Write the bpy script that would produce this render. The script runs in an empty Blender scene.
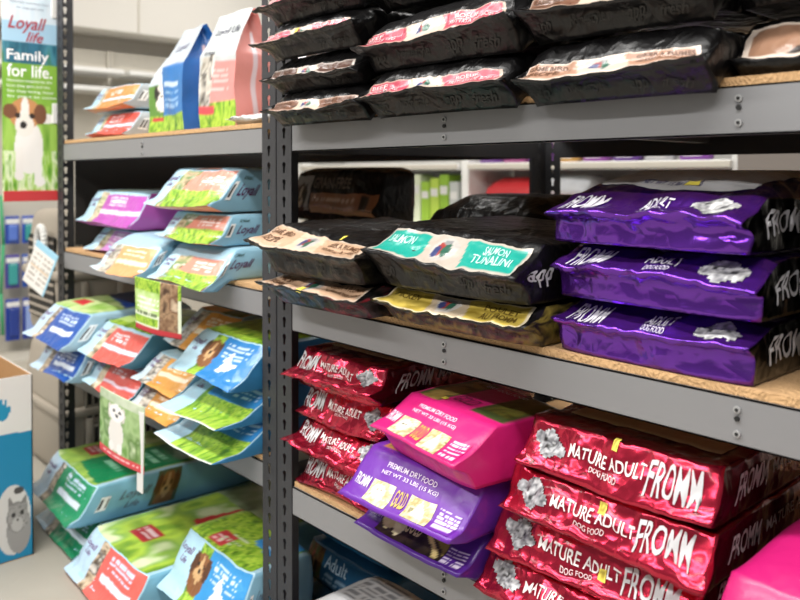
import bpy, bmesh, math, random
import numpy as np
from mathutils import Vector, Matrix
# ---------------------------------------------------------------- camera, world, lamps, exposure
SC = bpy.context.scene
COL = SC.collection
H = 1.42                                   # eye height above the floor (z values below are eye based)
cam_d = bpy.data.cameras.new('camera')
cam = bpy.data.objects.new('camera', cam_d); COL.objects.link(cam)
cam.location = (1.8643, -1.2196, H)
cam.rotation_euler = (math.pi/2 - 0.0123, 0, 0.83694)
cam_d.sensor_width = 36.0; cam_d.lens = 792.43/800*36
cam_d.shift_y = -792.43*0.14595/800
cam_d.clip_start = 0.02; cam_d.clip_end = 60
cam_d.dof.use_dof = True; cam_d.dof.focus_distance = 1.68; cam_d.dof.aperture_fstop = 3.2
SC.camera = cam
SC.view_settings.view_transform = 'Standard'; SC.view_settings.look = 'None'
SC.view_settings.gamma = 1.0; SC.view_settings.use_curve_mapping = False
SC.view_settings.exposure = -0.08
w = bpy.data.worlds.new('store_air'); SC.world = w; w.use_nodes = True
w.node_tree.nodes['Background'].inputs[0].default_value = (1.0, 0.98, 0.95, 1)
w.node_tree.nodes['Background'].inputs[1].default_value = 0.27
def area(name, loc, sx, sy, power, col=(1, .98, .95), rot=(0, 0, 0)):
    l = bpy.data.lights.new(name, 'AREA'); l.shape = 'RECTANGLE'; l.size = sx; l.size_y = sy
    l.energy = power; l.color = col
    o = bpy.data.objects.new(name, l); o.location = (loc[0], loc[1], loc[2]+H); o.rotation_euler = rot
    COL.objects.link(o); return o
# rows of fluorescent fittings along the aisles, under the ceiling
area('aisle_lamp', (.2, -1.30, 2.36), 5.6, .35, 215)
area('aisle_lamp', (0.2, -3.2, 2.36), 6.5, .35, 245)
area('aisle_lamp', (-.8, 1.95, 2.36), 5.0, .35, 130)
area('aisle_lamp', (-3.1, .2, 2.36), .35, 4.0, 10)

# ---------------------------------------------------------------- helpers
def lin(h):
    h = h.lstrip('#'); c = np.array([int(h[i:i+2], 16)/255. for i in (0, 2, 4)])
    return np.where(c <= .04045, c/12.92, ((c+.055)/1.055)**2.4)
def mat(name, hexcol=None, rough=.5, metal=0., bump=0., bscale=40., crumple=0., cscale=24., mottle=0., mscale=8., spec=.5, coat=0.):
    m = bpy.data.materials.new(name); m.use_nodes = True
    nt = m.node_tree; b = nt.nodes['Principled BSDF']
    b.inputs['Roughness'].default_value = rough; b.inputs['Metallic'].default_value = metal
    b.inputs['Specular IOR Level'].default_value = spec
    b.inputs['Coat Weight'].default_value = coat; b.inputs['Coat Roughness'].default_value = .12
    tc = nt.nodes.new('ShaderNodeTexCoord')
    if hexcol is None:
        a = nt.nodes.new('ShaderNodeVertexColor'); a.layer_name = 'Col'; src = a.outputs[0]
    else:
        r = nt.nodes.new('ShaderNodeRGB'); r.outputs[0].default_value = (*lin(hexcol), 1); src = r.outputs[0]
    if mottle:
        n = nt.nodes.new('ShaderNodeTexNoise'); n.inputs['Scale'].default_value = mscale; n.inputs['Detail'].default_value = 6
        nt.links.new(tc.outputs['Object'], n.inputs['Vector'])
        mp = nt.nodes.new('ShaderNodeMapRange'); mp.inputs[1].default_value = .3; mp.inputs[2].default_value = .7
        mp.inputs[3].default_value = 1-mottle; mp.inputs[4].default_value = 1+mottle*.6
        nt.links.new(n.outputs[0], mp.inputs[0])
        mx = nt.nodes.new('ShaderNodeMix'); mx.data_type = 'RGBA'; mx.blend_type = 'MULTIPLY'; mx.inputs[0].default_value = 1
        nt.links.new(src, mx.inputs[6]); nt.links.new(mp.outputs[0], mx.inputs[7]); src = mx.outputs[2]
    nt.links.new(src, b.inputs['Base Color'])
    if crumple:
        nz = nt.nodes.new('ShaderNodeTexNoise'); nz.inputs['Scale'].default_value = 14; nz.inputs['Detail'].default_value = 2
        nt.links.new(tc.outputs['Object'], nz.inputs['Vector'])
        ad = nt.nodes.new('ShaderNodeMix'); ad.data_type = 'RGBA'; ad.blend_type = 'LINEAR_LIGHT'; ad.inputs[0].default_value = .05
        nt.links.new(tc.outputs['Object'], ad.inputs[6]); nt.links.new(nz.outputs['Color'], ad.inputs[7])
        mpn = nt.nodes.new('ShaderNodeMapping'); mpn.inputs['Scale'].default_value = (1, .8, .55)
        nt.links.new(ad.outputs[2], mpn.inputs[0])
        hs = []
        for k, sc in enumerate((cscale, cscale*2.6)):
            vo = nt.nodes.new('ShaderNodeTexVoronoi'); vo.inputs['Scale'].default_value = sc
            nt.links.new(mpn.outputs[0], vo.inputs['Vector']); hs.append(vo.outputs['Distance'])
        m1 = nt.nodes.new('ShaderNodeMath'); m1.operation = 'MULTIPLY_ADD'; m1.inputs[1].default_value = .35
        nt.links.new(hs[1], m1.inputs[0]); nt.links.new(hs[0], m1.inputs[2])
        bp = nt.nodes.new('ShaderNodeBump'); bp.inputs['Strength'].default_value = crumple; bp.inputs['Distance'].default_value = .010
        nt.links.new(m1.outputs[0], bp.inputs['Height']); nt.links.new(bp.outputs[0], b.inputs['Normal'])
    elif bump:
        n = nt.nodes.new('ShaderNodeTexNoise'); n.inputs['Scale'].default_value = bscale; n.inputs['Detail'].default_value = 4
        nt.links.new(tc.outputs['Object'], n.inputs['Vector'])
        bp = nt.nodes.new('ShaderNodeBump'); bp.inputs['Strength'].default_value = bump; bp.inputs['Distance'].default_value = .004
        nt.links.new(n.outputs[0], bp.inputs['Height']); nt.links.new(bp.outputs[0], b.inputs['Normal'])
    return m
M = dict(
    foil=mat('foil_film', None, .2, .78, crumple=1., cscale=11, coat=.3),
    gloss=mat('glossy_film', None, .36, 0., crumple=.5, cscale=24, spec=.36, coat=.05),
    satin=mat('satin_film', None, .36, 0., crumple=.22, cscale=14, coat=.12),
    label=mat('printed_film', None, .32, 0., crumple=.3, cscale=20, coat=.15),
    paper=mat('printed_card', None, .5, 0.),
    ink=mat('ink', None, .45, 0.),
    silver=mat('silver_ink', None, .3, .6, coat=.2),
    beam=mat('grey_beam_paint', '8c8c8e', .42, .25, .12, 90, .10, 5),
    post=mat('dark_post_paint', '37373a', .55, .15, .15, 60, .18, 14),
    dark=mat('black_paint', '151516', .6, 0.),
    chip=mat('particle_board', 'c9a173', .85, 0., .5, 140, .42, 150),
    bolt=mat('bolt_steel', 'a8a8a8', .4, .2),
    wall=mat('cream_wall_paint', 'd9d5cd', .8, 0., .1, 60, .04, 3),
    ceil=mat('ceiling_board', 'c4c3c0', .9, 0., .2, 80, .05, 6),
    floor=mat('concrete_floor', 'a8a296', .55, 0., .15, 30, .22, 7),
    peg=mat('cream_panel', 'c5bfb2', .7, 0.),
    white=mat('white_metal', 'e4e3df', .4, 0.),
    kennel=mat('beige_plastic', 'a59b8d', .5, 0., .1, 200, .06, 10),
    slot=mat('dark_grille', '262320', .7, 0.),
    cardboard=mat('cardboard', 'b58a5c', .85, 0., .2, 120, .12, 30),
    hard=mat('hardboard', '1c1a19', .8, 0.),
    hook=mat('chrome_wire', 'bdbdbd', .25, .9))

def tag(o, label=None, cat=None, group=None, kind=None):
    if label: o['label'] = label
    if cat: o['category'] = cat
    if group: o['group'] = group
    if kind: o['kind'] = kind
    return o
def mesh_obj(name, V, Fc, m, parent=None, cols=None, smooth=True):
    me = bpy.data.meshes.new(name)
    V = np.asarray(V, dtype=np.float64)
    me.from_pydata([tuple(v) for v in V.tolist()] if len(V) else [], [], Fc)
    if cols is not None:                                   # per vertex colours
        at = me.color_attributes.new('Col', 'FLOAT_COLOR', 'POINT')
        at.data.foreach_set('color', np.hstack([cols, np.ones((len(cols), 1))]).astype(np.float32).ravel())
    if smooth: me.polygons.foreach_set('use_smooth', np.ones(len(me.polygons), dtype=bool))
    me.materials.append(m); me.update()
    o = bpy.data.objects.new(name, me); COL.objects.link(o)
    if parent: o.parent = parent
    return o
def empty(name, loc=(0, 0, 0), rz=0.):
    o = bpy.data.objects.new(name, None); o.location = (loc[0], loc[1], loc[2]+H); o.rotation_euler = (0, 0, rz)
    o.empty_display_size = .05; COL.objects.link(o); return o
def bm_obj(name, bm, m, parent=None, smooth=False, loc=None):
    me = bpy.data.meshes.new(name); bm.to_mesh(me); bm.free(); me.materials.append(m)
    if smooth: me.polygons.foreach_set('use_smooth', np.ones(len(me.polygons), dtype=bool))
    o = bpy.data.objects.new(name, me); COL.objects.link(o)
    if parent: o.parent = parent
    if loc: o.location = (loc[0], loc[1], loc[2]+(0 if parent else H))
    return o
def bx(bm, x0, x1, y0, y1, z0, z1, bev=0., seg=2):
    r = bmesh.ops.create_cube(bm, size=1)
    for v in r['verts']:
        v.co = Vector(((x0+x1)/2+v.co.x*(x1-x0), (y0+y1)/2+v.co.y*(y1-y0), (z0+z1)/2+v.co.z*(z1-z0)))
    if bev:
        es = list({e for v in r['verts'] for e in v.link_edges})
        bmesh.ops.bevel(bm, geom=es, offset=bev, segments=seg, profile=.5, affect='EDGES')
def box(name, x0, x1, y0, y1, z0, z1, m, parent=None, bev=0., smooth=False):
    bm = bmesh.new(); bx(bm, x0, x1, y0, y1, z0, z1, bev)
    return bm_obj(name, bm, m, parent, smooth, loc=None if parent else (0, 0, 0))
def cyl(bm, p, axis, r, h, n=10):
    z = Vector((0, 0, 1)); a = Vector(axis).normalized()
    q = z.rotation_difference(a).to_matrix().to_4x4()
    bmesh.ops.create_cone(bm, cap_ends=True, segments=n, radius1=r, radius2=r, depth=h, matrix=Matrix.Translation(p) @ q)

# ---- noise
def _h(ix, iy, iz, s):
    n = (ix.astype(np.int64)*374761393 + iy.astype(np.int64)*668265263 + iz.astype(np.int64)*2147483647 + s*974711) & 0xffffffff
    n = ((n ^ (n >> 13))*1274126177) & 0xffffffff
    n = ((n ^ (n >> 16))*2246822519) & 0xffffffff
    return ((n ^ (n >> 15)) & 0xffff)/65535.
def vn(P, s=0):
    i = np.floor(P); f = P-i; f = f*f*(3-2*f); i = i.astype(np.int64); r = 0
    for dx in (0, 1):
        for dy in (0, 1):
            for dz in (0, 1):
                wgt = (f[..., 0] if dx else 1-f[..., 0])*(f[..., 1] if dy else 1-f[..., 1])*(f[..., 2] if dz else 1-f[..., 2])
                r = r + wgt*_h(i[..., 0]+dx, i[..., 1]+dy, i[..., 2]+dz, s)
    return r
def vn2(u, v, s=0):
    return vn(np.stack([u, v, np.zeros_like(u)+.37], -1), s)

# ---- flat print: ops painted in face coordinates u, v
def paint(ops, U, V, seed=0):
    C = np.zeros(U.shape+(3,)); C[:] = lin('808080')
    for o in ops:
        k = o[0]
        if k == 'F': C[:] = lin(o[1]); continue
        if k == 'E':
            m = ((U-o[1])/o[3])**2+((V-o[2])/o[4])**2 < 1; C[m] = lin(o[5]); continue
        if k == 'P':
            pts = o[1]; m = np.zeros(U.shape, bool); n = len(pts)
            for a in range(n):
                (x1, y1), (x2, y2) = pts[a], pts[(a+1) % n]
                cnd = ((y1 > V) != (y2 > V)) & (U < (x2-x1)*(V-y1)/((y2-y1) or 1e-9)+x1); m ^= cnd
            if isinstance(o[2], str): C[m] = lin(o[2])
            else: _fill(C, m, o[2], U, V, seed)
            continue
        m = (U >= o[1]) & (U <= o[2]) & (V >= o[3]) & (V <= o[4])
        if k == 'R': C[m] = lin(o[5])
        elif k in 'GN': _fill(C, m, (k,)+tuple(o[5:]), U, V, seed)
        elif k == 'L':
            n = o[6]; r = (V-o[3])/(o[4]-o[3])*n; row = np.floor(r)
            on = ((r-row) > .3) & ((r-row) < .8) & (vn2(U*60, row*7.3, seed+5) > .38)
            C[m & on] = lin(o[5])
        elif k == 'B':                                      # barcode
            C[m] = lin('f2f2f0'); w_ = (U-o[1])/(o[2]-o[1]); h_ = (V-o[3])/(o[4]-o[3])
            C[m & (h_ > .12) & (h_ < .88) & (w_ > .1) & (w_ < .9) & (vn2(w_*22, w_*0, 3) > .46)] = lin('1d1d22')
    return C
GRASS = ('3f6b1f', '7fae2e', 'b4d24a', '5b8f27')
def _fill(C, m, f, U, V, seed):
    if f[0] == 'G': cs = GRASS; n = vn2(U*38+V*9, V*9+U*6, seed)*.65+vn2(U*90, V*40, seed+1)*.35
    else: cs = f[1]; s = f[2]; n = vn2(U*s, V*s, seed)*.7+vn2(U*s*2.7, V*s*2.7, seed+1)*.3
    t = np.clip((n-.25)/.5, 0, .999)*(len(cs)-1); i = t.astype(int); fr = (t-i)[..., None]
    L = np.array([lin(c) for c in cs])
    C[m] = (L[i]*(1-fr)+L[np.minimum(i+1, len(cs)-1)]*fr)[m]
def dog(cu, cv, su, sv, fur='b98a55', ear='6b4526', muz='eadfcf'):
    return [('E', cu, cv-sv*.9, su*.95, sv*.8, fur), ('E', cu, cv, su, sv, fur), ('E', cu-su*.85, cv+sv*.15, su*.33, sv*.75, ear), ('E', cu+su*.85, cv+sv*.15, su*.33, sv*.75, ear),
            ('E', cu, cv-sv*.1, su*.22, sv*.95, muz), ('E', cu, cv-sv*.38, su*.48, sv*.42, muz), ('E', cu, cv-sv*.22, su*.17, sv*.14, '201a18'),
            ('E', cu-su*.36, cv+sv*.18, su*.12, sv*.13, '201a18'), ('E', cu+su*.36, cv+sv*.18, su*.12, sv*.13, '201a18')]
# ---- lettering: outline meshes of the built-in font, normalised to a unit box
_txt = {}
def glyphs(s, shear=0.):
    k = (s, shear)
    if k not in _txt:
        cu = bpy.data.curves.new('t', 'FONT'); cu.body = s; cu.resolution_u = 3; cu.shear = shear; cu.offset = .012
        ob = bpy.data.objects.new('t', cu); COL.objects.link(ob)
        dg = bpy.context.evaluated_depsgraph_get(); me = ob.evaluated_get(dg).to_mesh()
        bm = bmesh.new(); bm.from_mesh(me)
        bmesh.ops.remove_doubles(bm, verts=bm.verts, dist=1e-5)
        lg = [e for e in bm.edges if e.calc_length() > .3]
        if lg: bmesh.ops.subdivide_edges(bm, edges=lg, cuts=2)
        bmesh.ops.triangulate(bm, faces=bm.faces)
        bm.verts.index_update()
        V = np.array([v.co[:2] for v in bm.verts]); Fc = [[v.index for v in f.verts] for f in bm.faces]; bm.free()
        ob.evaluated_get(dg).to_mesh_clear(); bpy.data.objects.remove(ob); bpy.data.curves.remove(cu)
        V = (V-V.min(0))/(V.max(0)-V.min(0)+1e-9)
        # keep the faces turned the same way
        F2 = []
        for f in Fc:
            a, b, c = V[f[0]], V[f[1]], V[f[2]]
            F2.append(f if (b[0]-a[0])*(c[1]-a[1])-(b[1]-a[1])*(c[0]-a[0]) > 0 else f[::-1])
        _txt[k] = (V, F2)
    return _txt[k]

# ---------------------------------------------------------------- bags
class Bag:
    """A filled bag: a lattice box with a lipped front end; u runs along the front, v up."""
    def __init__(s, w, L, h, cl=.5, yb=.03, yt=.06, ear=0., fl=0., ef=.8, bulge=1., crk=.004, seed=0, rc=.02, lw=.006, eard=0., fs=16., sb=.03, tilt=0., sag=0., over=.1):
        s.__dict__.update({k: x for k, x in locals().items() if k != 's'})
    def F(s, a, b, c):
        a, b, c = np.broadcast_arrays(np.asarray(a, float), np.asarray(b, float), np.asarray(c, float))
        low = c < s.cl
        y0 = np.where(low, s.yb*(1-c/s.cl), s.yt*((c-s.cl)/(1-s.cl))**1.15)
        lip = np.exp(-((c-s.cl)/.10)**2)*np.exp(-b*14)
        aa = np.abs(a)
        y = y0*(1-b)+b*s.L-s.fl*lip+s.rc*aa**6*(1-b)**4*(1-lip)
        back = np.clip((1-b)/.12, 0, 1); frn = np.clip(b/.4, 0, 1)
        hw = s.w/2/(1+s.sb)*(1-.12*(1-np.sqrt(back+1e-6)))
        x = a*hw*(1+s.ear*lip+s.sb*(1-(2*c-1)**2)*(1-lip))
        top = s.ef+(1-s.ef)*(1-aa**5)*(1-(1-frn)**2)*np.sqrt(back+1e-6)*s.bulge
        top = top-(.10*(1-back)+.03*aa**14*(1-lip))
        z = c*s.h*top
        z = z+lip*s.eard*aa**4+lip*s.lw*np.sin(a*2.3+s.seed*1.7)
        z = z + s.tilt*a*c
        P = np.stack([x, y, z], -1)
        q = P*s.fs+s.seed*13.7; q2 = P*s.fs*2.3+s.seed*7.1
        d = np.stack([(1-np.abs(2*vn(q, k)-1))*.62+(1-np.abs(2*vn(q2, k+3)-1))*.38-.62 for k in (1, 2, 3)], -1)
        k = s.crk*np.clip(c*6, 0, 1)
        # crinkles fade away from the front end
        k = k*(.55+.45*np.exp(-b*5))
        d[..., 0] *= .6
        P = P+d*k[..., None]*2
        P[..., 2] = np.clip(P[..., 2], 0, s.h-.003+np.abs(s.tilt*a))
        P[..., 2] -= s.sag*np.clip((s.over-b*s.L)/s.over, 0, 1.2)**1.5
        lim = s.w/2*(1+s.ear*lip)
        P[..., 0] = np.clip(P[..., 0], -lim, lim)
        return P
    def surf(s, face, u, v):
        u, v = np.broadcast_arrays(np.asarray(u, float), np.asarray(v, float))
        if face == 'front': return s.F(2*u-1, 0, np.where(v >= 0, s.cl+v*(1-s.cl), s.cl*(1+v)))
        if face == 'top': return s.F(2*u-1, v, 1)
        if face == 'right': return s.F(1, u, v)
        if face == 'left': return s.F(-1, 1-u, v)
        if face == 'back': return s.F(1-2*u, 1, v)
        return s.F(2*u-1, 1-v, 0)
    def off(s, face, u, v, d):
        e = 4e-3
        P = s.surf(face, u, v); A = s.surf(face, u+e, v)-s.surf(face, u-e, v); B = s.surf(face, u, v+e)-s.surf(face, u, v-e)
        n = np.cross(A, B); n /= np.linalg.norm(n, axis=-1, keepdims=True)+1e-12
        return P+n*d
    def body(s, name, m, arts, cell=.012, parent=None):
        na = max(10, int(s.w/cell)); nb = max(8, int(s.L/cell*.6)); nl = max(2, int(s.h*s.cl/cell)); nu = max(3, int(math.hypot(s.h*(1-s.cl), s.yt)/cell))
        A = np.linspace(-1, 1, na+1); B = np.linspace(0, 1, nb+1)**1.5
        C = np.concatenate([np.linspace(0, s.cl, nl+1)[:-1], np.linspace(s.cl, 1, nu+1)]); nc = nl+nu
        n1, n2 = nb+1, nc+1
        ids = {}; quads = []; cols = []
        def grid(face, I, J, mapf):
            ii, jj = np.meshgrid(np.arange(I+1), np.arange(J+1), indexing='ij')
            i, j, k = mapf(ii, jj); gid = (i*n1+j)*n2+k
            c = C[k]; vfront = np.where(c >= s.cl, (c-s.cl)/(1-s.cl), c/s.cl-1)
            uv = dict(front=((A[i]+1)/2, vfront), top=((A[i]+1)/2, B[j]), right=(B[j], c), left=(1-B[j], c), back=((1-A[i])/2, c), bottom=((A[i]+1)/2, 1-B[j]))[face]
            ops = arts.get(face) or arts.get('all'); col = paint(ops, np.asarray(uv[0], float), np.asarray(uv[1], float), s.seed)
            q = np.stack([gid[:-1, :-1], gid[1:, :-1], gid[1:, 1:], gid[:-1, 1:]], -1).reshape(-1, 4)
            cq = np.stack([col[:-1, :-1], col[1:, :-1], col[1:, 1:], col[:-1, 1:]], 2).reshape(-1, 4, 3)
            quads.append(q); cols.append(cq)
        z = np.zeros_like
        grid('front', na, nc, lambda i, k: (i, z(i), k))
        grid('top', na, nb, lambda i, j: (i, j, z(i)+nc))
        grid('right', nb, nc, lambda j, k: (z(j)+na, j, k))
        grid('left', nb, nc, lambda j, k: (z(j), nb-j, k))
        grid('back', na, nc, lambda i, k: (na-i, z(i)+nb, k))
        grid('bottom', na, nb, lambda i, j: (i, nb-j, z(i)))
        Q = np.concatenate(quads); CQ = np.concatenate(cols)
        un, inv = np.unique(Q, return_inverse=True); inv = inv.reshape(Q.shape)
        k = un % n2; j = (un//n2) % n1; i = un//(n1*n2)
        P = s.F(A[i], B[j], C[k])
        me = bpy.data.meshes.new(name); nq = len(inv)
        me.vertices.add(len(P)); me.vertices.foreach_set('co', P.ravel())
        me.loops.add(nq*4); me.loops.foreach_set('vertex_index', inv.ravel().astype(np.int32))
        me.polygons.add(nq); me.polygons.foreach_set('loop_start', np.arange(0, nq*4, 4, dtype=np.int32))
        me.polygons.foreach_set('use_smooth', np.ones(nq, bool))
        me.update(calc_edges=True)
        at = me.color_attributes.new('Col', 'FLOAT_COLOR', 'CORNER')
        at.data.foreach_set('color', np.concatenate([CQ, np.ones((nq, 4, 1))], 2).astype(np.float32).ravel())
        me.materials.append(m); me.validate()
        o = bpy.data.objects.new(name, me); COL.objects.link(o)
        if parent: o.parent = parent
        s.o = o; return o
    def patch(s, name, face, u0, u1, v0, v1, ops, m=None, cell=.005, d=.0010, shape=None, vlow=None):
        P0 = s.surf(face, u0, (v0+v1)/2); P1 = s.surf(face, u1, (v0+v1)/2); Q0 = s.surf(face, (u0+u1)/2, v0); Q1 = s.surf(face, (u0+u1)/2, v1)
        nu = max(4, int(np.linalg.norm(P1-P0)/cell)); nv = max(3, int(np.linalg.norm(Q1-Q0)/cell))
        U, V = np.meshgrid(np.linspace(0, 1, nu+1), np.linspace(0, 1, nv+1), indexing='ij')
        VL = v0 if vlow is None else vlow(U)
        P = s.off(face, u0+(u1-u0)*U, VL+(v1-VL)*V, d); col = paint(ops, U, V, s.seed)
        g = np.arange((nu+1)*(nv+1)).reshape(nu+1, nv+1)
        q = np.stack([g[:-1, :-1], g[1:, :-1], g[1:, 1:], g[:-1, 1:]], -1).reshape(-1, 4)
        if shape is not None:
            uc = (U[:-1, :-1]+U[1:, 1:])/2; vc = (V[:-1, :-1]+V[1:, 1:])/2; q = q[shape(uc, vc).ravel()]
        return mesh_obj(name, P.reshape(-1, 3), q.tolist(), m or M['label'], s.o, col.reshape(-1, 3))
    def text(s, face, items, name='lettering', m=None, d=.0019):
        """items: (string, u0, u1, v0, v1, colour[, shear[, arch]]); every word line is a mesh of its own"""
        for it in items:
            st, u0, u1, v0, v1, colr = it[:6]; sh = it[6] if len(it) > 6 else 0; arch = it[7] if len(it) > 7 else 0
            V, Fc = glyphs(st, sh); x, y = V[:, 0], V[:, 1]
            if arch: y = y*(1-arch*(1-(2*x-1)**2))+arch*(1-(2*x-1)**2)
            P = s.off(face, u0+(u1-u0)*x, v0+(v1-v0)*y, d)
            mesh_obj(name, P, Fc, m or M['ink'], s.o, np.tile(lin(colr), (len(V), 1)))
    def sticker(s, face, u, v, du=.02, dv=.12):
        return s.patch('price_sticker', face, u-du, u+du, v-dv, v+dv, [('F', 'e9d95a'), ('L', .1, .9, .2, .8, 'a9962c', 2)], M['paper'], .006, .0024)
    def place(s, x, y, z, rz=0., rx=0., ry=0.):
        s.o.location = (x, y, z+H); s.o.rotation_euler = (math.radians(rx), math.radians(ry), math.radians(rz)); return s

NB = dict(n=0)
def finish(b, x0, y, z, label, group, rz=0., rx=0., ry=0., cat='pet food bag'):
    b.place(x0+b.w/2, y, z, rz, rx, ry); tag(b.o, label, cat, group); return b
SIL = 'c9c9cb'
K = '0e0d0e'
# --- black bags with a coloured label band above a lip
def shield():
    return [('E', .5, .5, .085, .42, 'b9b4ae'), ('E', .48, .52, .035, .24, '9c3a34'), ('E', .515, .45, .028, .25, '2f5d4c'), ('E', .455, .42, .022, .2, '37406f'), ('E', .5, .75, .03, .1, '8b8b8b')]
def band(base, edge, mid='c4b8a6', dark=None):
    ops = [('F', edge), ('R', .012, .988, .07, .93, base)]
    if dark: ops += [('N', .012, .988, .07, .93, (base, base, dark), 7)]
    return ops+[('P', [(.38, .04), (.66, .04), (.61, .96), (.35, .96)], mid)]+shield()
def black_bag(x0, y, z, w, h, label, group, base, edge, words, wcol, L=.5, cl=.52, seed=1, ry=0., rz=0., ear=.06, mid='c4b8a6', low=None, tilt=0., dark=None, lv=(.06, .84), eard=.004, sticker=None, yt=.05, rx=0., side=None, sag=0.):
    if z > 0: yt = .012; cl = min(cl, .55)            # steep label faces on the top shelf
    b = Bag(w, L, h, cl=cl, yb=.035, yt=yt, ear=ear, fl=.014, ef=.82 if z > 0 else .93, crk=.006, seed=seed, eard=eard, lw=.005, tilt=tilt, sb=.04, sag=sag, over=max(.03, -y-.036))
    arts = dict(all=[('F', K)], front=[('F', K)]+([('N', 0, 1, -1, 0, low, 20)] if low else []))
    if low: arts['right'] = [('N', 0, 1, 0, 1, low, 20)]
    b.body('pet_food_bag', M['gloss'], arts, .008)
    b.patch('label_band', 'front', .03, .97, lv[0], lv[1], band(base, edge, mid, dark), cell=.004)
    if words: b.text('front', [(t, u0, u1, lv[0]+(lv[1]-lv[0])*p, lv[0]+(lv[1]-lv[0])*q, k) for t, u0, u1, p, q, k in words])
    # faint repeated script on the lower face
    b.text('front', [('app', .08, .18, -.75, -.3, '181614', .3), ('homestyle', .28, .5, -.7, -.25, '181614', .3), ('app', .62, .72, -.75, -.3, '181614', .3), ('fresh', .78, .92, -.7, -.3, '181614', .3)], 'printed_script')
    if side: b.text('right', side, 'side_lettering')
    b.patch('end_seal', 'front', .0, 1., -.10, .02, [('F', '1d1c1e'), ('L', 0, 1, 0, 1, '2b2a2c', 3)], M['gloss'], .008, .0012)
    if sticker: b.sticker('front', *sticker)
    return finish(b, x0, y, z, label, group, rz, rx, ry)
GT = 'black bags on the top near shelf'
BEEF = [('BEEF', .06, .2, .5, .78, 'e8c9c9'), ('FRITTATA VEG', .05, .3, .18, .42, 'e8c9c9'), ('BOEUF', .7, .84, .5, .78, 'e8c9c9'), ('FRITTATA DE BOEUF', .67, .95, .18, .42, 'e8c9c9')]
GAME = [('GAME BIRD', .06, .3, .52, .80, '5d3b22'), ('RECIPE', .08, .26, .2, .42, '5d3b22'), ('GIBIER A PLUMES', .68, .95, .54, .80, '5d3b22'), ('NOURRITURE POUR CHIENS', .68, .95, .26, .42, '5d3b22')]
PK, CR, TN, BR = 'b04256', 'b8a494', 'c29f82', '74503f'
U0 = .156
black_bag(.085, -.092, U0, .375, .074, 'flat black bag with a brown label, bottom of the left stack on the top shelf', GT, BR, 'c9b0a0', GAME, 'e6d8cc', sag=.030, seed=3, cl=.55)
black_bag(.085, -.092, .238, .366, .073, 'black bag with dark brown label, second from bottom in the left top shelf stack', GT, '5a4038', 'd8cdc4', GAME, 'e6d8cc', sag=.028, seed=5, cl=.5)
black_bag(.08, -.11, .322, .375, .084, 'black bag with pink label and yellow tag, third up in the left top stack', GT, PK, CR, BEEF, 'f0d9d6', sag=.028, seed=8, cl=.62, ear=.20, eard=.012, sticker=(.45, .6, .02, .22))
black_bag(.08, -.105, .414, .37, .085, 'black bag with a pink label, topmost in the left stack on the top near shelf', GT, PK, CR, BEEF, 'f0d9d6', sag=.028, seed=9, cl=.62, ear=.16)
black_bag(.47, -.085, U0, .42, .096, 'black bag with bright pink label, lowest of the middle stack on the top shelf', GT, PK, CR, BEEF, 'f0d9d6', sag=.028, seed=12, cl=.59)
black_bag(.462, -.09, .256, .445, .112, 'wide black bag with pink label sloping upward, in the middle of the top shelf', GT, PK, CR, BEEF, 'f0d9d6', sag=.024, seed=14, cl=.62, tilt=.012)
black_bag(.465, -.06, .396, .44, .085, 'black bag cut by the top edge of the picture, uppermost of the second stack', GT, PK, CR, BEEF, 'f0d9d6', sag=.024, seed=15, cl=.6)
black_bag(.915, -.075, U0, .366, .092, 'black bag with brown label lettered GIBIER A PLUMES on the top shelf', GT, 'a9826c', 'e2d3c6', GAME, 'f0e6dc', sag=.028, seed=18, cl=.59)
black_bag(.92, -.073, .268, .355, .105, 'black bag with faint script on its end, above the GIBIER A PLUMES bag', GT, BR, CR, GAME, 'f0e6dc', sag=.026, seed=21, cl=.7)
black_bag(.92, -.05, .386, .36, .085, 'black bag at the picture top, uppermost above the GIBIER A PLUMES bag', GT, BR, CR, GAME, 'f0e6dc', sag=.02, seed=22, cl=.6)
b = Bag(.44, .5, .10, cl=.2, yb=.015, yt=.05, ear=.02, fl=.004, ef=.85, crk=.007, seed=25); b.body('pet_food_bag', M['gloss'], dict(all=[('F', K)]), .008)
b.patch('label_band', 'front', .02, .6, .05, .85, [('F', 'e6d5c6'), ('R', .05, .95, .1, .92, 'a07a62'), ('P', [(.3, .1), (.95, .1), (.95, .92), (.55, .92)], '2b1f1a')], cell=.004)
b.patch('blue_label', 'front', .38, .98, .03, .9, [('F', '1d5d78'), ('N', 0, 1, 0, 1, ('1d5d78', '2f88a8', '123c50'), 6)], cell=.005, d=.0016)
b.text('front', [('GAME', .22, .37, .5, .75, 'd8c8b8')]); finish(b, 1.282, .0, U0, 'black bag with tan and blue label lettered GAME, right end of top shelf', GT)
black_bag(1.285, -.02, .262, .42, .09, 'black bag in the top right corner of the picture above the GAME label bag', GT, BR, CR, GAME, 'f0e6dc', seed=27, cl=.6)
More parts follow.
